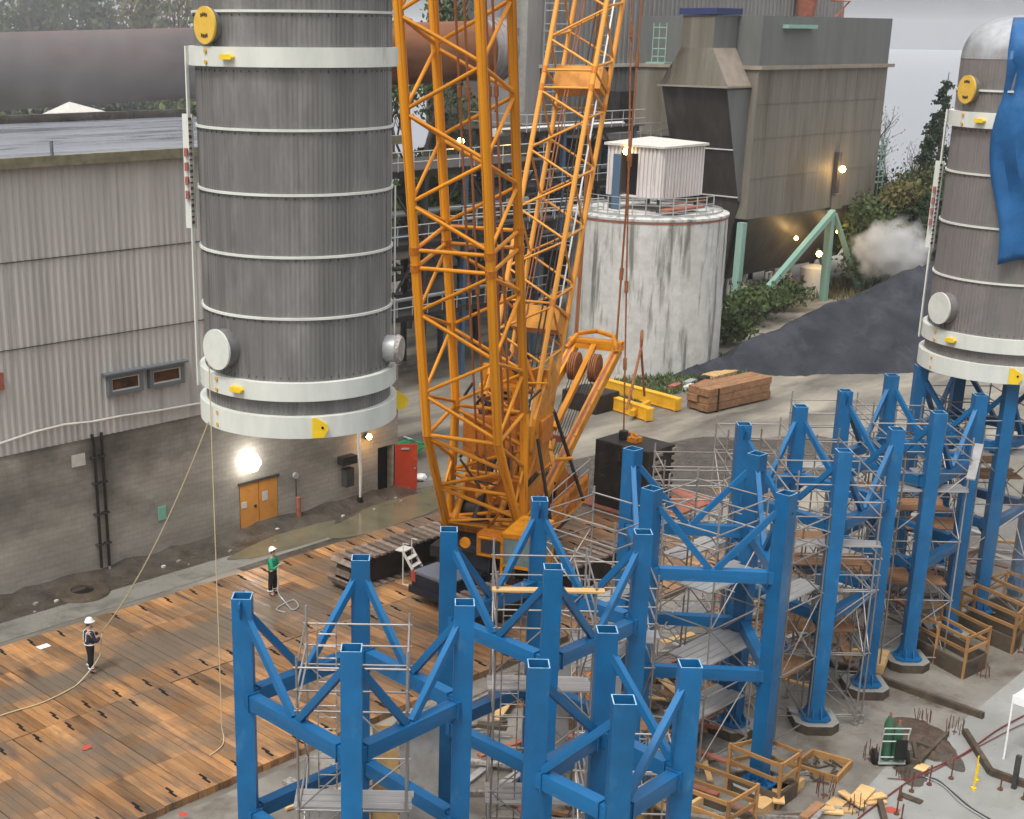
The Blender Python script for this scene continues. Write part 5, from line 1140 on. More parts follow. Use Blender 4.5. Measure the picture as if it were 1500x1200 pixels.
# spoil heap
mb = MB(); ridge = [(68.5,48.0,.2),(72,47.2,.9),(76,46.2,2.1),(80,45.0,3.2),(85,43.8,4.6),(89.5,42.6,5.6),(93,41.2,5.3),(97,39,3.8)]
RP = []
for i in range(len(ridge)-1):
    for k_ in range(6): RP.append(tuple(ridge[i][m]+(ridge[i+1][m]-ridge[i][m])*k_/6 for m in range(3)))
def hp(x, y):
    h = max(z-math.hypot(x-px_, y-py_)*.66 for px_,py_,z in RP)
    from mathutils import noise as nz
    if h > -.6: h += .42*nz.noise(V(x*.35,y*.35,1))+.2*nz.noise(V(x*1.1,y*1.1,3))+.09*nz.noise(V(x*3,y*3,3))
    return h
st = .42; nx_ = int(36/st); ny_ = int(24/st); vs = [(66+i*st, 30+j*st, max(-.15,hp(66+i*st,30+j*st))) for j in range(ny_) for i in range(nx_)]
mb.add(vs, [(j*nx_+i,j*nx_+i+1,(j+1)*nx_+i+1,(j+1)*nx_+i) for j in range(ny_-1) for i in range(nx_-1)], 0, True)
tag(mb.build('spoil_heap','coal'), 'big black heap of fine spoil behind the blue towers', 'spoil heap')
# timber bundle
a = at(1037,607,0); b_ = at(1131,585,0); d = (b_-a).normalized(); nrm = V(-d.y,d.x,0); Ln = (b_-a).length*.98
if nrm.dot(V(-.7,.7,0)) < 0: nrm = -nrm
for i in range(2):
    for k_ in range(3):
        o_ = a+nrm*(.42+i*.78)+V(0,0,.28+k_*.42); 
        tag(MB().bar(o_+d*(.0+.1*((i+k_)%2)), o_+d*(Ln-.1*(k_%2)), .74,.4).build('timber_baulk','woodold',bevel=.02), 'heavy brown timber baulk in the stack before the black heap','timber','stacked timber baulks before the black heap')
tag(MB().bar(a+nrm*.1+d*.8+V(0,0,.65)-nrm*.12, a+nrm*1.7+d*.8+V(0,0,.65),.06,1.32).build('strap','black'),'black strap round the timber stack','strap')
a2 = at(1050,552,.0); tag(MB().box((a2.x-1,a2.y-.5,0),(a2.x+1.5,a2.y+.4,.25)).build('pallet','wood'),'pale pallet lying behind the timber stack','pallet')
# yellow spreader beam with chains
sp_ = empty('spreader_beam', at(930,585,0), 'yellow steel spreader frame with chain bridle lying on the yard by the silo', 'spreader beam')
def chan(a, b_):
    a = V(a.x,a.y,0); b_ = V(b_.x,b_.y,0); d = (b_-a).normalized(); n_ = V(-d.y,d.x,0); mb = MB()
    mb.bar(a+V(0,0,.35),b_+V(0,0,.35),.06,.6); mb.bar(a+V(0,0,.68)+n_*.15,b_+V(0,0,.68)+n_*.15,.42,.06); mb.bar(a+V(0,0,.06)+n_*.15,b_+V(0,0,.06)+n_*.15,.42,.06); mb.bar(b_+V(0,0,.37)-d*.03,b_+V(0,0,.37)+d*.03,.5,.6)
    mb.build('channel','yellow_or',sp_)
K['yellow_or'] = M('yellow_orange_paint', (.75,.4,.02), (.68,.33,.02), nscale=2, rough=.45)
chan(at(880,572,0), at(992,603,0)); chan(at(866,590,0), at(950,618,0))
mb = MB(); mb.bar(at(925,606,.35),at(950,590,.35),.25,.3); mb.build('cross_member','yellow_or',sp_)
tp = at(931,518,0); hub = at(934,590,.7)+V(0,0,3.0)
mb = MB()
for q_ in (at(918,600,.7),at(944,580,.7),at(921,592,.7)): mb.tube([q_,hub],.07,6)
mb.tube([hub+V(0,0,0),hub+V(.1,.1,.5),hub+V(0,0,.9),hub+V(-.1,-.1,.5),hub],.08,6); mb.build('chain_bridle','rustrope',sp_)
bx_ = at(868,607,0); tag(MB().box((bx_.x,bx_.y-.2,0),(bx_.x+2.0,bx_.y+2.2,1.0)).build('black_tank','black',bevel=.06),'low black steel box on the yard between crane gantry and yellow spreader','box')
a = at(1003,565); 
for i in range(7): tag(MB().obox((a.x+i*.5-1,a.y-(i%3)*.7,.12),(.5,.1,0),(-.05,.2,0),(0,0,.12)).build('scrap_piece',['rusty','pale','black','galv'][i%4]),'small scrap piece lying in the weeds at the silo foot','scrap','scrap pieces at the silo foot')
# =====================================================================
# TREES
# =====================================================================
def branches(mb, p, d, L_, r_, depth, rg, tips, spread=.5, up=.12):
    n_ = 3; q_ = V(p); pts = [q_]; dd = V(d)
    for i in range(n_):
        dd = (dd+V(rg.gauss(0,.1),rg.gauss(0,.1),rg.gauss(0,.06)+up*.4)).normalized(); q_ = q_+dd*(L_/n_); pts.append(q_)
    mb.tube(pts, [r_*(1-.5*i/n_) for i in range(n_+1)], 5 if depth < 2 else 7, caps=False)
    if depth == 0: tips.append(q_); return
    for k_ in range(rg.randint(3,4)):
        ax = V(rg.gauss(0,1),rg.gauss(0,1),rg.gauss(0,.4)).normalized(); nd = (dd+ax*spread*rg.uniform(.8,1.5)).normalized()
        branches(mb, pts[rg.randint(1,3)], nd, L_*rg.uniform(.6,.82), r_*.52, depth-1, rg, tips, spread, up); 
def tree(name, x, y, z, h, label, kind, seed, leaf='leafB', n=2600, wid=None, ls=.5):
    rg = random.Random(seed); ls *= .5; T = empty(name, (x,y,z), label, 'tree', 'trees behind the plant')
    wid = wid or h*.3
    if kind == 'conifer':
        MB().tube([(x,y,z-.5),(x,y,z+h)],[h*.022,.03],8).build('trunk','bark',T)
        mb = MB(); bm_ = MB()
        for k_ in range(int(h*3.4)):
            f_ = k_/(h*3.4); zz = z+h*(.12+.86*f_); ln = wid*(1-f_)**.8*rg.uniform(.7,1.1)+.15; t = rg.uniform(0,6.28)
            e_ = V(x+math.cos(t)*ln,y+math.sin(t)*ln,zz-ln*.25)
            bm_.tube([(x,y,zz),e_],[.04,.015],4,caps=False)
            m_ = int(24+ln*38); pts = []
            for j in range(m_):
                g_ = rg.random()**.6; pts.append(mixp(V(x,y,zz),e_,g_)+V(rg.gauss(0,.22*ln*.4+.1),rg.gauss(0,.22*ln*.4+.1),rg.gauss(0,.12)-.1))
            scatter_leaves(mb, pts, ls, rg.randint(0,99999))
        bm_.build('branch','bark',T); mb.build('crown',leaf,T)
    else:
        tips = []; mb = MB(); branches(mb,(x,y,z-.4),(rg.gauss(0,.05),rg.gauss(0,.05),1),h*.42,h*.022,4,rg,tips,.55,.15)
        mb.build('trunk','bark',T)
        if kind == 'leafy':
            pts = [t_+V(rg.gauss(0,wid*.16),rg.gauss(0,wid*.16),rg.gauss(0,wid*.12)) for t_ in tips for _ in range(max(1,2*n//max(1,len(tips))))]
            mb = MB(); scatter_leaves(mb, pts, ls, seed); mb.build('crown',leaf,T)
        elif kind == 'sparse':
            pts = [t_+V(rg.gauss(0,.3),rg.gauss(0,.3),rg.gauss(0,.3)) for t_ in tips for _ in range(2)]
            mb = MB(); scatter_leaves(mb, pts, .16, seed); mb.build('crown',leaf,T)
    return T
def dirp(px_, dist):     # ground point under a pixel column at a given horizontal distance
    d = ray(px_, 300); d.z = 0; d.normalize(); return d*dist
for (px_, dist, h, kind, leaf, lab, wd) in (
  (1300,135,15.5,'sparse','leafC','nearly bare tree just right of the filter house',4),
  (1328,146,13.5,'sparse','leafC','second nearly bare tree with fine twigs right of the filter house',4),
  (1366,138,17.0,'conifer','leafA','thin topped dark conifer beside the standing tank',3.2),
  (1350,128,12.5,'conifer','leafA','short dense dark conifer left of the standing tank',3.4),
  (1332,118,8.5,'leafy','leafB','bright green bush tree before the dark conifers',3.6),
  (1308,122,10.5,'leafy','leafC','olive yellow bush tree right of the stair platforms',3.2),
  (1292,128,8.5,'leafy','leafA','dark bush tree close to the filter house edge',3.0),
  (1382,120,10.5,'leafy','leafA','dark tree hugging the edge of the standing tank',3.6),
  (1405,125,9.0,'conifer','leafA','dark conifer mostly behind the standing tank',3.6)):
    p_ = dirp(px_, dist); tree('conifer_tree' if kind=='conifer' else 'broadleaf_tree', p_.x, p_.y, -.5, h, lab, kind, int(px_), leaf, 5200, wd, .6)
r = random.Random(33)
labs = ['hazy dark conifer on the hill behind the kiln, far left','hazy green tree at the very left edge above the kiln','hazy conifer on the hill above the kiln left part','grey green tree rising above the kiln, second clump','dark conifer above the kiln near the middle left','olive tree above the kiln left of the hanging tank','tall conifer above the kiln close to the tank','green tree touching the tank edge above the kiln','green tree seen through the boom above the kiln','conifer seen through the boom above the kiln','low green tree between the boom chords below the kiln','dark tree under the kiln behind the mast','dark low tree behind the rack under the kiln','green tree below the kiln left of the boom']
for i,(px_,dist,h,kind,leaf,z) in enumerate(((-30,100,17,'conifer','leafA',6),(15,92,13,'leafy','leafB',6),(60,98,16,'conifer','leafA',6.5),(105,104,14,'leafy','leafB',8),(150,96,16.5,'conifer','leafA',6),(195,102,14,'leafy','leafC',7),(240,97,16,'conifer','leafB',6.5),(285,100,15,'leafy','leafB',6),(610,112,16,'leafy','leafB',5),(665,118,17,'conifer','leafA',5),(640,98,11,'leafy','leafB',1),(790,125,13,'leafy','leafA',2),(700,104,10,'leafy','leafA',1),(600,96,11,'leafy','leafB',0))):
    p_ = dirp(px_,dist); z = max(-.5,gh(p_.x,p_.y)); h = h if z > 3 else h
    if i < 10: h = 23.6-z+r.uniform(-1.5,2)
    tree('conifer_tree' if kind=='conifer' else 'broadleaf_tree', p_.x,p_.y,z-.2,h,labs[i],kind,100+i,leaf,3400,4.6,.7)
for i,(px_,y,w_,lab) in enumerate(((1085,478,1.7,'leafy green bush at the foot of the left green leg'),(1120,468,1.8,'leafy green bush between the green leg and the black heap'),(1062,505,1.4,'small green bush against the right side of the silo'),(1150,455,1.6,'low green bush on the edge of the black heap'))):
    a = at(px_,y,0); T = empty('bush',(a.x,a.y,0),lab,'bush','bushes by the silo'); rg = random.Random(i)
    mb = MB(); tips = []
    for k_ in range(7): branches(mb,(a.x,a.y,0),(rg.gauss(0,.5),rg.gauss(0,.5),.9),w_*.7,.06,2,rg,tips,.7)
    mb.build('stem','bark',T); mb = MB(); scatter_leaves(mb,[t_+V(rg.gauss(0,.35),rg.gauss(0,.35),rg.gauss(0,.25)) for t_ in tips for _ in range(12)],.34,i); mb.build('foliage','leafB',T)
# =====================================================================
# FOREGROUND AT THE RIGHT
# =====================================================================
def curb(pts, label, h=.2, w_=.14, mat='formply'):
    mb = MB()
    for i in range(len(pts)-1): mb.bar(V(pts[i].x,pts[i].y,h/2),V(pts[i+1].x,pts[i+1].y,h/2),w_,h)
    return tag(mb.build('curb',mat), label, 'curb')
curb([at(1215,975),at(1300,1003),at(1440,1053)],'long dark timber curb running right from the row of concrete bases')
curb([at(1413,1076),at(1450,1135),at(1520,1160)],'dark curb with a corner beside the white tent leg')
curb([at(1318,1165),at(1350,1177)],'short loose dark board on the slab between rusty stakes',.06,.2)
curb([at(1288,1180),at(1297,1215)],'short dark curb piece at the bottom edge of the slab')
def railbox(name, pts, label, h=1.05, hw=.5, wall=True):
    T = empty(name, (sum(p.x for p in pts)/len(pts),sum(p.y for p in pts)/len(pts),0), label, 'railing')
    n_ = len(pts); P = [V(p.x,p.y,0) for p in pts]
    for i in range(n_):
        a = P[i]; b_ = P[(i+1)%n_]; L_ = (b_-a).length; k_ = max(1,round(L_/1.6))
        if wall: slab_('form_board', a+V(0,0,hw/2-.05), b_+V(0,0,hw/2-.05), .08,hw,'formply',T)
        for z in (hw+.35, hw+.8): slab_('rail', a+V(0,0,z), b_+V(0,0,z+rnd.uniform(-.03,.03)), .05,.11,'rail',T)
        for q_ in range(k_): slab_('post', mixp(a,b_,q_/k_), mixp(a,b_,q_/k_)+V(0,0,hw+.88), .08,.08,'rail',T)
    return T
def para(x0,y0,z,lx,ly): return [V(x0,y0,0),V(x0+lx,y0,0),V(x0+lx,y0+ly,0),V(x0,y0+ly,0)]
# near pit by the diagonal tower's foot
a = at(1065,1195,0); b_ = at(1118,1160,0)
def quad(px4, z=.9): return [at(x,y,z) for x,y in px4]
railbox('timber_railing', quad(((1068,1178),(1110,1152),(1012,1118),(960,1140)),1.3), 'orange brown timber railing round the pit left of the foot of the diagonal tower')
railbox('timber_railing', quad(((1145,1122),(1172,1103),(1118,1083),(1070,1093)),1.3), 'orange brown timber railing round the pit right of the foot of the diagonal tower')
railbox('timber_railing', quad(((1418,940),(1450,925),(1380,890),(1335,898)),1.3), 'weathered timber railing round the dark form box nearest on the right side', hw=.6)
railbox('timber_railing', quad(((1440,948),(1452,932),(1350,893),(1335,905)),.9), 'lower timber railing in front of the right form box', hw=.3) if False else None
railbox('timber_railing', quad(((1490,905),(1502,892),(1430,862),(1410,872)),1.3), 'weathered timber railing round the second form box at the right edge', hw=.6)
railbox('timber_railing', quad(((1560,900),(1580,880),(1475,842),(1450,850)),1.3), 'weathered timber railing farthest right behind the farthest tower', hw=.6)
def board(x, y, L_, w_, t_, rot, mat, label, z=0, grp=None, cat='board', px2=None):
    a = at(x,y,z); c_ = V(math.cos(R_(rot)),math.sin(R_(rot)),0)
    o = MB().bar(V(a.x,a.y,z+t_/2)-c_*L_/2, V(a.x,a.y,z+t_/2)+c_*L_/2, w_, t_).build('board',mat); return tag(o,label,cat,grp)
a = at(1280,1005,.35); board(1289,975,1.3,.35,.3,20,'wood','pale thick lumber baulk leaning by the third concrete base',.25)
a = at(1105,1195,.0); b_ = at(1168,1150,0)
tag(MB().bar(V(a.x,a.y,.14),V(b_.x,b_.y,.14),.4,.28).build('board','wood'),'long pale yellow lumber baulk lying right of the near railing','board')
board(1140,1168,.7,.3,.05,35,'wood','short yellow board lying on top of the long pale baulk',.29)
for i,(x,y,L_,w_,rot,z) in enumerate(((1262,1165,1.0,.4,8,.14),(1270,1170,1.1,.25,-25,.06),(1225,1178,.5,.4,5,.0),(1212,1190,.8,.2,-50,.03),(1232,1188,.7,.25,-48,.0),(1248,1172,.9,.22,70,.1),(1283,1177,.6,.15,-35,.02),(1350,1126,.42,.3,5,.0),(1205,1185,.6,.2,-50,.06))):
    board(x,y,L_,w_,.05,rot,'wood',['topmost yellow offcut board of the scattered pile at the bottom right','long yellow offcut under the topmost board','square yellow offcut at the left of the scattered boards','narrow yellow offcut lowest left of the scattered boards','wide yellow offcut lowest in the scattered boards','upright lying yellow offcut behind the scattered pile','thin yellow offcut right of the scattered pile','single yellow board piece beside the soil patch right of the gas bottle cart','yellow offcut crossing the lowest left board'][i],z,'scattered yellow boards on the slab')
def rebars(x, y, n_, rad, h, label, seed):
    a = at(x,y,0); rg = random.Random(seed); mb = MB()
    for k_ in range(n_): t = 6.28*k_/n_; q_ = V(a.x+math.cos(t)*rad,a.y+math.sin(t)*rad,0); mb.tube([q_,q_+V(rg.gauss(0,.03),rg.gauss(0,.03),h*rg.uniform(.75,1.1))],.012,5)
    mb.lathe((a.x,a.y,.0),[(0,.012),(rad*.5,-.004)],12)
    return tag(mb.build('rebar_cluster','rebar'),label,'rebar','rebar clusters on the slab')
for i,(x,y,n_,rad,h,lab) in enumerate(((1208,1165,9,.22,.55,'rusty rebar cluster left of the scattered yellow boards'),(1254,1190,8,.2,.45,'rusty rebar cluster at the bottom under the yellow boards'),(1275,1112,9,.2,.5,'rusty rebar cluster left of the gas bottle cart'),(1352,1057,9,.2,.4,'grey rebar cluster behind the soil patch, left one'),(1398,1072,9,.22,.45,'grey rebar cluster behind the soil patch, right one'),(1440,990,8,.2,.4,'rebar cluster right of the nearest form box'),(1495,955,8,.2,.4,'rebar cluster at the right edge by the form boxes'),(1322,1137,8,.18,.25,'low rebar cluster below the gas bottle cart'))):
    rebars(x,y,n_,rad,h,lab,i)
def stake(x, y, h, mat, label):
    a = at(x,y,0); T = MB(); T.tube([(a.x,a.y,.03),(a.x+.02,a.y,h)],.022,8); T.tube([(a.x,a.y,-.002),(a.x,a.y,.05)],.07,12)
    return tag(T.build('marker_stake',mat),label,'stake','marker stakes standing on the slab')
for i,(x,y,h,m_) in enumerate(((1335,1160,.6,'rebar'),(1361,1150,.6,'rebar'),(1393,1141,.6,'rebar'),(1313,1193,.75,'rebar'),(1318,1172,.45,'rebar'),(1426,1156,1.0,'yellow'),(1430,1144,.5,'yellow'),(1465,1157,.5,'rebar'),(1499,1171,.55,'rebar'),(1320,1203,.5,'rebar'))):
    stake(x,y,h,m_,['first rusty stake of the row right of the scattered boards','second rusty stake of the row, below the red hose','third rusty stake of the row, above the loop of grey cable','tall rusty stake by the red glow spot','short rusty stake at the end of the loose dark board','tall yellow stake near the corner curb','short yellow stake behind the tall yellow one','rusty stake left of the grey post','rusty stake at the right edge of the photo','rusty stake at the bottom edge'][i])
a = at(1485,1155,0); tag(MB().box((a.x-.06,a.y-.06,0),(a.x+.06,a.y+.06,1.0)).build('post','steeldk'),'dark grey post standing on the slab right of the corner curb','post')
a = at(1306,1187,0); sheet('red_glow_mark', blob(a.x,a.y,.22,.16,5,14), .006, 'red')  # red glow on the slab, drawn as a colour patch
# dug patches
def patch(x, y, rx, ry, ang, label, seed, mat='soil', h=.1):
    a = at(x,y,0); rg = random.Random(seed); out = blob(a.x,a.y,rx,ry,seed,26,R_(ang)); mb = MB()
    vs = [(a.x,a.y,h*1.2)]+[((p[0]+a.x)/2,(p[1]+a.y)/2,h*rg.uniform(.4,1.6)) for p in out]+[(p[0],p[1],-.006) for p in out]; n_ = 26
    mb.add(vs, [(0,1+i,1+(i+1)%n_) for i in range(n_)]+[(1+i,1+n_+i,1+n_+(i+1)%n_,1+(i+1)%n_) for i in range(n_)], 0, True)
    return tag(mb.build('soil_patch',mat),label,'soil',kind='stuff')
patch(1355,1082,1.3,.8,45,'dark dug soil patch right of the gas bottle cart',1); patch(1390,1112,.8,.35,45,'small black muddy hole in the soil by the red hose',2,'mud',.05)
patch(1335,1125,1.0,.6,30,'muddy ground below the gas bottle cart',3,'mud',.03)
for (A_,B_,lab) in (((1318,1110),(1345,1118),'grey timber of the frame in the dug soil, lower left side'),((1345,1118),(1388,1075),'grey timber of the frame in the dug soil, long right side'),((1338,1087),(1343,1115),'grey timber of the frame in the dug soil, left cross piece'),((1338,1087),(1365,1098),'grey timber of the frame in the dug soil, upper piece')):
    a = at(*A_,.08); b_ = at(*B_,.08); tag(MB().bar(V(a.x,a.y,.08),V(b_.x,b_.y,.1),.1,.14).build('timber','formply'),lab,'timber')
t_ = railbox('form_frame', quad(((1160,1130),(1228,1145),(1248,1120),(1190,1108)),.15),'low rusty formwork frame with debris beyond the near railings',hw=.2) if False else None
q4 = quad(((1163,1122),(1225,1142),(1247,1118),(1190,1102)),.1); T = empty('form_frame', (sum(p.x for p in q4)/4,sum(p.y for p in q4)/4,0),'low rusty formwork frame full of debris beyond the near railings','formwork')
for i in range(4): slab_('form_side', V(q4[i].x,q4[i].y,.1), V(q4[(i+1)%4].x,q4[(i+1)%4].y,.1), .07,.2,'rail',T)
cx4 = V(sum(p.x for p in q4)/4,sum(p.y for p in q4)/4,0); rg = random.Random(8); mb = MB()
for k_ in range(26): p_ = cx4+V(rg.uniform(-.8,.8),rg.uniform(-.6,.6),rg.uniform(.02,.12)); t = rg.uniform(0,3.1); mb.bar(p_-V(math.cos(t),math.sin(t),0)*.18,p_+V(math.cos(t),math.sin(t),.1)*.18,.05,.04)
mb.build('debris','formply',T)
# hoses
def gl(px, z=.04): return [at(x,y,z) for x,y in px]
def smooth(pts, k_=6):
    out = []; n_ = len(pts)
    for i in range(n_-1):
        p0,p1,p2,p3 = pts[max(0,i-1)],pts[i],pts[i+1],pts[min(n_-1,i+2)]
        for j in range(k_):
            t = j/k_; out.append(.5*((2*p1)+(p2-p0)*t+(2*p0-5*p1+4*p2-p3)*t*t+(3*p1-p0-3*p2+p3)*t*t*t))
    out.append(pts[-1]); return out
tag(MB().tube(smooth(gl(((1500,1048),(1460,1070),(1410,1105),(1360,1128),(1330,1145),(1295,1170),(1262,1195),(1240,1215)))),.022,6).build('air_hose','hose'),'thick dark red hose crossing the slab to the right edge','hose')
tag(MB().tube(smooth(gl(((1560,1040),(1500,1060),(1440,1090),(1385,1120),(1340,1140),(1300,1140)))),.014,6).build('air_hose','hose'),'thin dark red hose beside the thicker one','hose')
tag(MB().tube(smooth(gl(((1350,1138),(1372,1142),(1395,1160),(1425,1185),(1460,1205)))),.02,6).build('cable','steeldk'),'grey cable curving to the bottom right edge from the hose','cable')
tag(MB().tube(smooth(gl(((1352,1137),(1380,1150),(1410,1178),(1445,1200),(1470,1215)))),.02,6).build('cable','galv'),'pale cable lying beside the grey cable at bottom right','cable')
# gas bottle cart
a = at(1302,1118,0); T = empty('gas_bottle_cart',(a.x,a.y,0),'hand cart with green gas bottles on the slab','cart'); c0 = V(a.x,a.y,0); u = V(.72,-.69,0); v = V(.69,.72,0)
for k_,(o_,h,m_) in enumerate(((-.12,1.35,'cylg'),(.16,1.1,'cylg'))):
    c1 = c0+u*o_; b_ = MB().lathe(c1+V(0,0,.12),[(0,0),(.13,.02),(.14,h-.25),(.09,h-.1),(.04,h),(0,h)],18).build('gas_bottle',m_,T); MB().tube([c1+V(0,0,.12+h),c1+V(0,0,.24+h)],.035,8).build('valve','rusty',b_)
mb = MB()
for s_ in (-.36,.36): mb.tube([c0+u*s_-v*.2+V(0,0,.1),c0+u*s_-v*.22+V(0,0,.9),c0+u*s_-v*.32+V(0,0,1.25)],.022,6)
for z,o_ in ((.3,.2),(.8,.22),(1.05,.27),(1.25,.32)): mb.tube([c0-u*.36-v*o_+V(0,0,z),c0+u*.36-v*o_+V(0,0,z)],.02,6)
mb.obox(c0+V(0,0,.1),u*.38,v*.22,V(0,0,.02)); mb.build('frame','chrome',T)
for s_ in (-.44,.44): 
    w_ = MB().tube([c0+u*s_-u*.05+V(0,0,.22),c0+u*s_+u*.05+V(0,0,.22)],.22,20).build('wheel','rubber',T)
MB().obox(c0+u*.2-v*.24+V(0,0,.55),u*.16,v*.03,V(0,0,.3)).build('toolbox','rubber',T)
# white event tent corner
a = at(1470,1112,0); T = empty('tent',(a.x,a.y,0),'white canopy tent corner with one thin leg at the right edge','tent')
top_ = V(a.x,a.y,2.0); u = V(1,0,0); v = V(0,-1,0); W = 3.0; pk = top_+u*W/2+v*W/2+V(0,0,1.0)
cs = [top_,top_+u*W,top_+u*W+v*W,top_+v*W]
mb = MB()
for i in range(4): mb.add([cs[i],cs[(i+1)%4],pk],[(0,1,2)]); mb.add([cs[i],cs[(i+1)%4],cs[(i+1)%4]-V(0,0,.25),cs[i]-V(0,0,.25)],[(0,1,2,3)])
mb.build('canopy','white',T)
for c_ in cs: MB().tube([V(c_.x,c_.y,0),V(c_.x,c_.y,2.0)],.028,8).build('leg','white',T)
# stuff at the feet of the left towers: skip, steel offcuts, rubble
T = empty('skip', (21.3,19.8,0), 'rust red steel skip under the nearest blue tower', 'skip'); 
mb = MB(); c0 = V(20.2,20.2,0); mb.add([c0+V(-.9,-.7,.1),c0+V(.9,-.7,.1),c0+V(.9,.7,.1),c0+V(-.9,.7,.1),c0+V(-1.2,-.9,1.0),c0+V(1.2,-.9,1.0),c0+V(1.2,.9,1.0),c0+V(-1.2,.9,1.0)],[(0,1,5,4),(1,2,6,5),(2,3,7,6),(3,0,4,7),(0,3,2,1)]); mb.build('body','rusty',T)
rg = random.Random(77)
mats_ = ['woodold','wood','woodold','rusty','formply','formply','scaf','alu']
for k_ in range(270):
    if k_ >= 150 and k_ < 220: x = rg.uniform(19,30); y = rg.uniform(12.5,25)
    elif k_ >= 220: x = rg.uniform(29,46); y = rg.uniform(20,26)
    elif k_ < 60: x = rg.uniform(21,31); y = rg.uniform(15,26)
    elif k_ < 120: x = rg.uniform(29,48); y = rg.uniform(20,26)
    else: x = rg.uniform(44,56); y = rg.uniform(20,25)
    t = rg.choice((0,90,45,-45))+rg.gauss(0,14); L_ = rg.uniform(.6,2.4); m_ = rg.choice(mats_); c_ = V(math.cos(R_(t)),math.sin(R_(t)),0); z = rg.choice((0,.08,.16,.3))+.004*k_/10
    o = MB().bar(V(x,y,z+.05)-c_*L_/2,V(x,y,z+.05)+c_*L_/2,rg.uniform(.08,.3),rg.uniform(.04,.12)).build('offcut',m_)
    tag(o,'loose length of timber or steel lying on the slab under the blue towers','offcut','loose building material under the blue towers')
for k_,(x,y,m_,lab) in enumerate(((33.2,21.2,'orange_dk','orange steel form piece on the slab under the diagonal tower'),(34.4,23.0,'rusty','rust red steel frame on the slab beyond the diagonal tower'),(31.4,24.2,'orange_dk','orange steel bracket left behind the diagonal tower'),(27.5,18.4,'wood','pale timber pallet on the slab right of the small narrow tower'))):
    T = empty('steel_trestle',(x,y,0),lab,'trestle'); mb = MB(); mb.box((x-.8,y-.5,0),(x+.8,y-.4,.5)).box((x-.8,y+.4,0),(x+.8,y+.5,.5)).box((x-.1,y-.4,0),(x+.1,y+.4,.4)); mb.build('channel',m_,T); MB().box((x-.6,y-.4,.42),(x-.3,y+.4,.5)).build('plate',m_,T)
rg = random.Random(5)
for k_,(x0,y0,n_) in enumerate(((28.5,26.0,6),(22,25.9,5),(24.5,25.0,4))):
    for i in range(n_): tag(MB().tube([(x0-1.5,y0+i*.09,.06+(i%2)*.08),(x0+1.8,y0+i*.09+.1,.06+(i%2)*.08)],.03,6).build('scaffold_tube','scaf'),'loose scaffold tube lying on the slab beside the mats','tube','loose scaffold tubes by the mats')
# ladder steps beside the track
a = at(600,858,.2); T = empty('platform_steps',(a.x,a.y,.2),'pale wheeled platform steps beside the crane track','steps'); c0 = V(33.5,34.6,.2)
mb = MB(); d = V(.25,-.97,0).normalized(); n_ = V(.97,.25,0)
for o_ in (-.3,.3):
    mb.bar(c0+n_*o_+V(0,0,1.25),c0+n_*o_+d*.85+V(0,0,0),.05,.08); mb.tube([c0+n_*o_+V(0,0,1.25),c0+n_*o_],.025,6); mb.tube([c0+n_*o_,c0+n_*o_+d*.85],.025,6); mb.tube([c0+n_*o_+V(0,0,1.25),c0+n_*o_+V(0,0,1.6),c0+n_*o_+d*.25+V(0,0,1.6)],.02,6)
mb.build('frame','pale',T)
for k_ in range(4): MB().obox(c0+d*(.17+.18*k_)+V(0,0,1.0-.26*k_),n_*.28,d*.1,V(0,0,.02)).build('tread','pale',T)
MB().obox(c0-d*.15+V(0,0,1.25),n_*.28,d*.2,V(0,0,.02)).build('top_tread','pale',T)
# pickup behind the tower column
T = empty('pickup_truck',(34.8,32.2,.2),'dark pickup truck with grey bed cover parked on the mats behind a blue column','pickup truck')
def tb(m, x0,x1,y0,y1,z0,z1): m.box((32.4+x0,31.35+y0,.2+z0),(32.4+x1,31.35+y1,.2+z1)); return m
mb = MB(); tb(mb,0,5.2,0,1.9,.45,1.0); tb(mb,0,1.9,0,.08,1.0,1.15); tb(mb,0,1.9,1.82,1.9,1.0,1.15); mb.prism([(34.4,31.4,1.2),(37.2,31.4,1.2),(36.6,31.55,1.85),(34.7,31.55,1.85)],(0,1.75,0)); mb.build('body','car',T,bevel=.08)
tb(MB(),.02,1.25,.06,1.84,1.0,1.16).build('bed_cover','cover',T,bevel=.05); tb(MB(),-.14,.0,.0,1.9,.35,.6).build('bumper','car',T)
for y in (.0,1.68): tb(MB(),-.03,.05,y,y+.22,.75,1.12).build('tail_light','red',T)
for x in (1.0,4.3):
    for y in (.0,1.68): w_ = MB().tube([(32.4+x,31.35+y-.02,.55),(32.4+x,31.35+y+.24,.55)],.38,20).build('wheel','rubber',T)
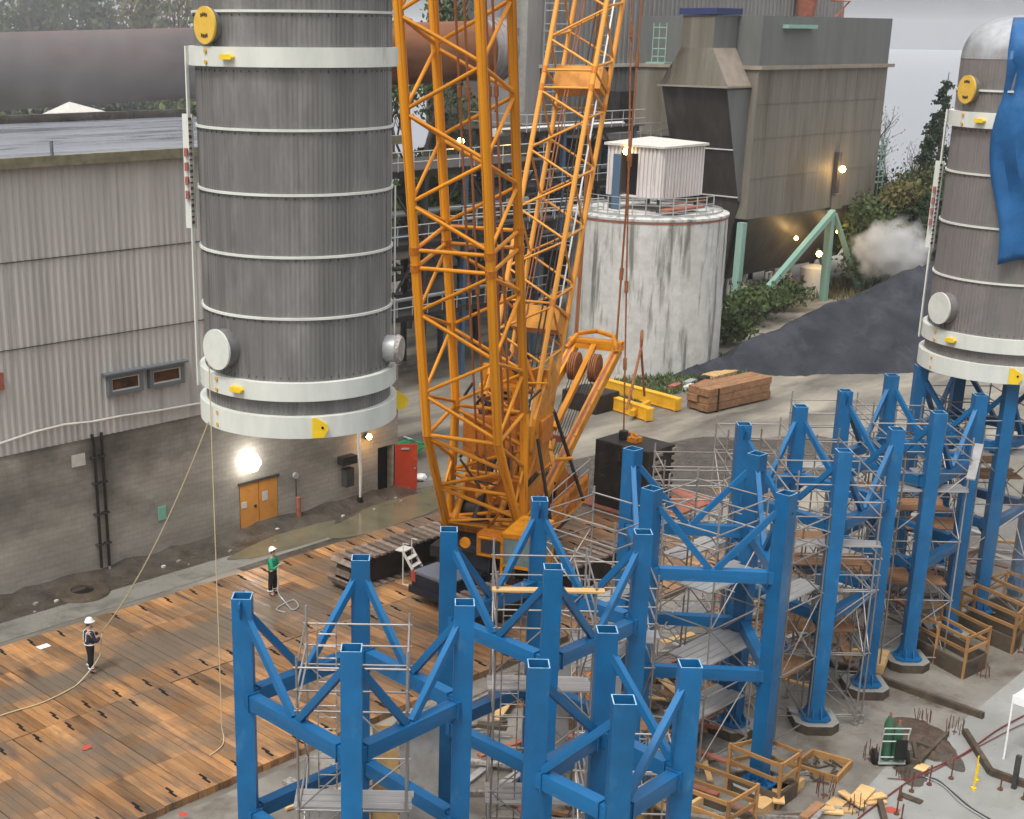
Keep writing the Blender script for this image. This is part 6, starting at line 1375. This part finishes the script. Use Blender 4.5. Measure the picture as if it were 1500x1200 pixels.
# =====================================================================
# WORKERS AND ROPES
# =====================================================================
def skin(name, verts, edges, radii, mat, parent, sub=2):
    me = bpy.data.meshes.new(name); o0 = org(parent); me.from_pydata([tuple(V(v)-o0) for v in verts], edges, []); me.materials.append(K[mat])
    o = bpy.data.objects.new(name, me); COL.objects.link(o); o.parent = parent
    m_ = o.modifiers.new('skin','SKIN'); m_.use_smooth_shade = True
    for i, r_ in enumerate(radii):
        sv = me.skin_vertices[0].data[i]; sv.radius = (r_,r_) if not isinstance(r_,tuple) else r_; sv.use_root = (i == 0)
    s_ = o.modifiers.new('sub','SUBSURF'); s_.levels = sub; s_.render_levels = sub
    return o
def person(pos, face, label, arms, look_up, jacket, trouser, helmet, stripes):
    f = V(math.cos(R_(face)),math.sin(R_(face)),0); l = V(-f.y,f.x,0); z = V(0,0,1); b = V(pos)
    T = empty('person', b, label, 'person'); P = lambda a,s,h: b+f*a+l*s+z*h
    hd = P(.03 if look_up else .05,0,1.62)
    neck = P(0,0,1.43)
    J = [P(0,0,.92),P(0,0,1.1),P(0,0,1.3),neck,P(.02,0,1.55),P(.03,0,1.68),
         P(0,.1,.88),P(.04,.13,.48),P(0,.14,.09),P(.14,.16,.04),
         P(0,-.1,.88),P(-.04,-.13,.48),P(-.05,-.14,.09),P(.1,-.17,.04)]
    E_ = [(0,1),(1,2),(2,3),(3,4),(4,5),(0,6),(6,7),(7,8),(8,9),(0,10),(10,11),(11,12),(12,13)]
    R2 = [(.15,.11),(.14,.1),(.17,.1),.055,.075,.09,.085,.06,.045,.04,.085,.06,.045,.04]
    for sd_, (el, ha) in zip((1,-1), arms):
        i0 = len(J); J += [P(0,.19*sd_,1.38),P(*el),P(*ha)]; E_ += [(2,i0),(i0,i0+1),(i0+1,i0+2)]; R2 += [.06,.045,.032]
        hp_ = P(*ha); fw = (P(*ha)-P(*el)).normalized()
    body = skin('body', J, E_, R2, 'skin', T)
    for sd_, (el, ha) in zip((1,-1), arms):
        hp_ = P(*ha); fw = (P(*ha)-P(*el)).normalized(); sdv = fw.cross(z).normalized(); upv = sdv.cross(fw)
        mbv = [hp_, hp_+fw*.08]; ed = [(0,1)]; rr = [.03,(.042,.022)]
        for k_ in range(4):
            o_ = sdv*(-.03+.02*k_); i0 = len(mbv); mbv += [hp_+fw*.1+o_, hp_+fw*(.145-.006*abs(k_-1.5))+o_-upv*.012, hp_+fw*.15+o_-upv*.045]; ed += [(1,i0),(i0,i0+1),(i0+1,i0+2)]; rr += [.0095,.009,.008]
        i0 = len(mbv); mbv += [hp_+fw*.05+sdv*.04*sd_, hp_+fw*.09+sdv*.055*sd_-upv*.02]; ed += [(1,i0),(i0,i0+1)]; rr += [.012,.01]
        skin('hand', mbv, ed, rr, 'skin', T, 1)
    jk = skin('jacket', [P(0,0,.84),P(0,0,1.05),P(0,0,1.32),P(0,0,1.44)]+[q_ for sd_,(el,ha) in zip((1,-1),arms) for q_ in (P(0,.2*sd_,1.37),P(*el),mixp(P(*el),P(*ha),.88))],
         [(0,1),(1,2),(2,3),(2,4),(4,5),(5,6),(2,7),(7,8),(8,9)], [(.19,.15),(.18,.14),(.2,.14),.09,.085,.07,.055,.085,.07,.055], jacket, T)
    skin('trousers', [P(0,0,1.0),P(0,0,.86),P(0,.11,.8),P(.04,.135,.47),P(0,.145,.12),P(0,-.11,.8),P(-.04,-.135,.47),P(-.05,-.145,.12)], [(0,1),(1,2),(2,3),(3,4),(1,5),(5,6),(6,7)], [(.17,.13),(.17,.14),.115,.09,.075,.115,.09,.075], trouser, T)
    for s_, a_ in ((.145,0),(-.145,-.05)): skin('boot', [P(a_,s_,.1),P(a_,s_,.05),P(a_+.16,s_,.04)], [(0,1),(1,2)], [.06,.055,.05], 'rubber', T, 1)
    # head details: face and ears, hard hat
    hc = P(.04,0,1.66); t = (f*math.cos(.5)+z*math.sin(.5)) if look_up else f
    up = (z-t*z.dot(t)).normalized()
    mb = MB(); mb.tube([hc+t*.085-up*.005,hc+t*.115-up*.025],[.012,.016],8); mb.build('nose','skin',T)
    mb = MB()
    for s_ in (.035,-.035): mb.tube([hc+t*.085+l*s_+up*.02,hc+t*.095+l*s_+up*.02],.011,8)
    mb.build('eyes','rubber',T); MB().obox(hc+t*.088-up*.05,t*.006,l*.024,up*.005).build('mouth','rusty',T)
    mb = MB(); 
    for s_ in (.095,-.095): mb.tube([hc+l*s_*.93,hc+l*s_],.022,8)
    mb.build('ears','skin',T)
    MB().tube([hc-t*.05-up*.09,hc-t*.04+up*.02],[.06,.085],12).build('hair','bark',T)
    mb = MB(); n_ = 20; vs = []; pr_ = [(.155,0),(.14,.02),(.125,.07),(.09,.125),(.03,.15),(0,.152)]
    hb = hc+up*.045-t*.01
    for r_, h_ in pr_:
        for j in range(n_): q_ = 6.283*j/n_; vs.append(hb+t*(r_*math.cos(q_)*(1.18 if math.cos(q_) > 0 and h_ == 0 else 1))+l*(r_*math.sin(q_)*.9)+up*h_)
    mb.add(vs,[(i*n_+j,i*n_+(j+1)%n_,(i+1)*n_+(j+1)%n_,(i+1)*n_+j) for i in range(len(pr_)-1) for j in range(n_)],0,True); mb.build('hard_hat',helmet,T)
    if stripes:
        mb = MB(); N_ = 24
        for h_, (ra,rb) in ((.98,(.205,.165)),):
            ring_ = [P(math.cos(6.283*j/N_)*rb,math.sin(6.283*j/N_)*ra,h_) for j in range(N_)]; mb.tube(ring_,.013,5,closed=True)
        for s_ in (.11,-.11): mb.tube([P(.13,s_,1.0),P(.17,s_,1.2),P(.12,s_,1.4),P(0,s_,1.47),P(-.13,s_,1.38),P(-.16,s_,1.1)],.013,5)
        mb.build('reflective_stripes','refl',T)
    mb = MB()
    for s_, a_ in ((.145,0),(-.145,-.05)): mb.tube([P(a_+math.cos(6.283*j/12)*.085,s_+math.sin(6.283*j/12)*.085,.2) for j in range(12)],.018,5,closed=True)
    mb.build('ankle_stripes','refl',T)
    return T, P
a1 = at(134,983,.22)
T1, P1_ = person((a1.x,a1.y,.2), -12, 'worker in dark striped jacket and white hard hat pulling the slanting rope', (((.12,.3,1.12),(.4,.12,1.2)),((.1,-.3,1.1),(.34,-.02,1.12))), False, 'cloth1','cloth2','helmetW',True)
a2 = at(400,870,.22)
T2, P2_ = person((a2.x,a2.y,.2), -60, 'worker in green jacket and black trousers looking up at the tank beside the mats', (((.08,.3,1.1),(.3,.1,1.22)),((.14,-.32,1.08),(.28,-.2,1.2))), True, 'clothG','cloth2','helmetW',False)
h1 = P1_(.44,.1,1.2); h1b = P1_(.4,-.01,1.12)
sk_pt = CL+AL(-62)*2.74+V(0,0,.1)
low = at(305,690, 8.4)
pts = cat_(h1, sk_pt, .5, 18)
g_ = smooth([h1, h1b, P1_(.25,-.1,.5), at(118,998,.25), at(98,1012,.24), at(60,1030,.24), at(20,1042,.24), at(-40,1062,.24)])
rope('tag_rope', pts[::-1]+g_[1:], .02, 'rope', 'pale tag rope slanting from the hanging tank to the worker with striped jacket')
x0 = sk_pt+V(.02,0,0)
gd = at(308,1068,.24); tpz = V(sk_pt.x,sk_pt.y,0)
b1 = CL+AL(-58)*2.76
def down(b_):   # free rope falling straight below b_
    return [V(b_.x,b_.y,z) for z in (11.6,10.9,9.4,7.5,5.5,3.5,1.6,.5)]
dl = down(b1); e_ = V(b1.x,b1.y,.24)
dl += [e_+V(-.05,-.15,.0), e_+V(-.4,-.5,0), e_+V(-.95,-.7,0)]
rope('tag_rope', smooth(dl,4), .015, 'rope', 'pale tag rope hanging straight down from the tank, its end curling on the mats')
hh = P2_(.3,-.12,1.2)
rope('hose_line', smooth([hh, P2_(.34,-.25,.8), P2_(.35,-.4,.3), at(416,880,.24), at(428,893,.24), at(437,888,.24), at(430,879,.24), at(415,885,.24), at(405,893,.24), at(418,897,.24)]), .022, 'galv', 'grey line held by the green jacketed worker trailing on the mats', 'line')
# =====================================================================
# STEAM AND HAZE
# =====================================================================
def volume(name, lo, hi, dens, label, noisy=None, col=(.9,.92,.95)):
    o = MB().box(lo,hi).build(name,'dark'); m_ = bpy.data.materials.new(name+'_air'); m_.use_nodes = True; nn = m_.node_tree.nodes; ll = m_.node_tree.links
    nn.remove(nn['Principled BSDF']); pv = nn.new('ShaderNodeVolumePrincipled'); pv.inputs['Color'].default_value = (*col,1); pv.inputs['Density'].default_value = dens; pv.inputs['Anisotropy'].default_value = .1
    ll.new(pv.outputs[0], nn['Material Output'].inputs['Volume'])
    if noisy:
        c_, rad = noisy; g2 = nn.new('ShaderNodeNewGeometry'); sb = nn.new('ShaderNodeVectorMath'); sb.operation = 'SUBTRACT'; sb.inputs[1].default_value = c_
        dv = nn.new('ShaderNodeVectorMath'); dv.operation = 'DIVIDE'; dv.inputs[1].default_value = rad; ln = nn.new('ShaderNodeVectorMath'); ln.operation = 'LENGTH'
        nz = nn.new('ShaderNodeTexNoise'); nz.inputs['Scale'].default_value = .85; nz.inputs['Detail'].default_value = 4
        ad = nn.new('ShaderNodeMath'); ad.operation = 'SUBTRACT'; mu = nn.new('ShaderNodeMapRange'); mu.inputs['From Min'].default_value = -.22; mu.inputs['From Max'].default_value = .12; mu.inputs['To Min'].default_value = 0; mu.inputs['To Max'].default_value = dens
        sc2 = nn.new('ShaderNodeMath'); sc2.operation = 'MULTIPLY'; sc2.inputs[1].default_value = .8
        ll.new(g2.outputs['Position'], sb.inputs[0]); ll.new(sb.outputs[0], dv.inputs[0]); ll.new(dv.outputs[0], ln.inputs[0]); ll.new(ln.outputs['Value'], sc2.inputs[0])
        ll.new(g2.outputs['Position'], nz.inputs['Vector']); ll.new(nz.outputs['Fac'], ad.inputs[0]); ll.new(sc2.outputs[0], ad.inputs[1]); ll.new(ad.outputs[0], mu.inputs['Value']); ll.new(mu.outputs[0], pv.inputs['Density'])
    o.data.materials.clear(); o.data.materials.append(m_); return tag(o,label,kind='stuff')
c_ = dirp(1316,113.5); c_ = V(c_.x,c_.y,4.0)
volume('steam', tuple(c_-V(4,4,3.4)), tuple(c_+V(4,4,3.4)), 1.1, 'white steam puff rising by the far road', noisy=(tuple(c_),(3.3,3.3,2.6)), col=(1,1,1))
c_ = V(33,57,20)
volume('mist', (14,49,15.9), (54,63.9,27), .018, 'grey mist drifting over the mill roof before the kiln', noisy=((33,57,19.5),(19,7.5,6.5)), col=(.8,.8,.82))
volume('dust', (41,12.5,.05), (58,21,8), .05, 'brownish dust mist round the far right column feet', noisy=((50,16.5,3),(8,4,4.2)), col=(.62,.57,.5))
HAZE = .00025
if HAZE: volume('haze', (-1500,-1500,-3.1), (2500,2500,48), HAZE, 'thin grey mist over the whole site')
S.cycles.use_denoising = True
S.cycles.max_bounces = 6; S.cycles.volume_bounces = 1; S.cycles.diffuse_bounces = 2; S.cycles.glossy_bounces = 3; S.cycles.transparent_max_bounces = 6
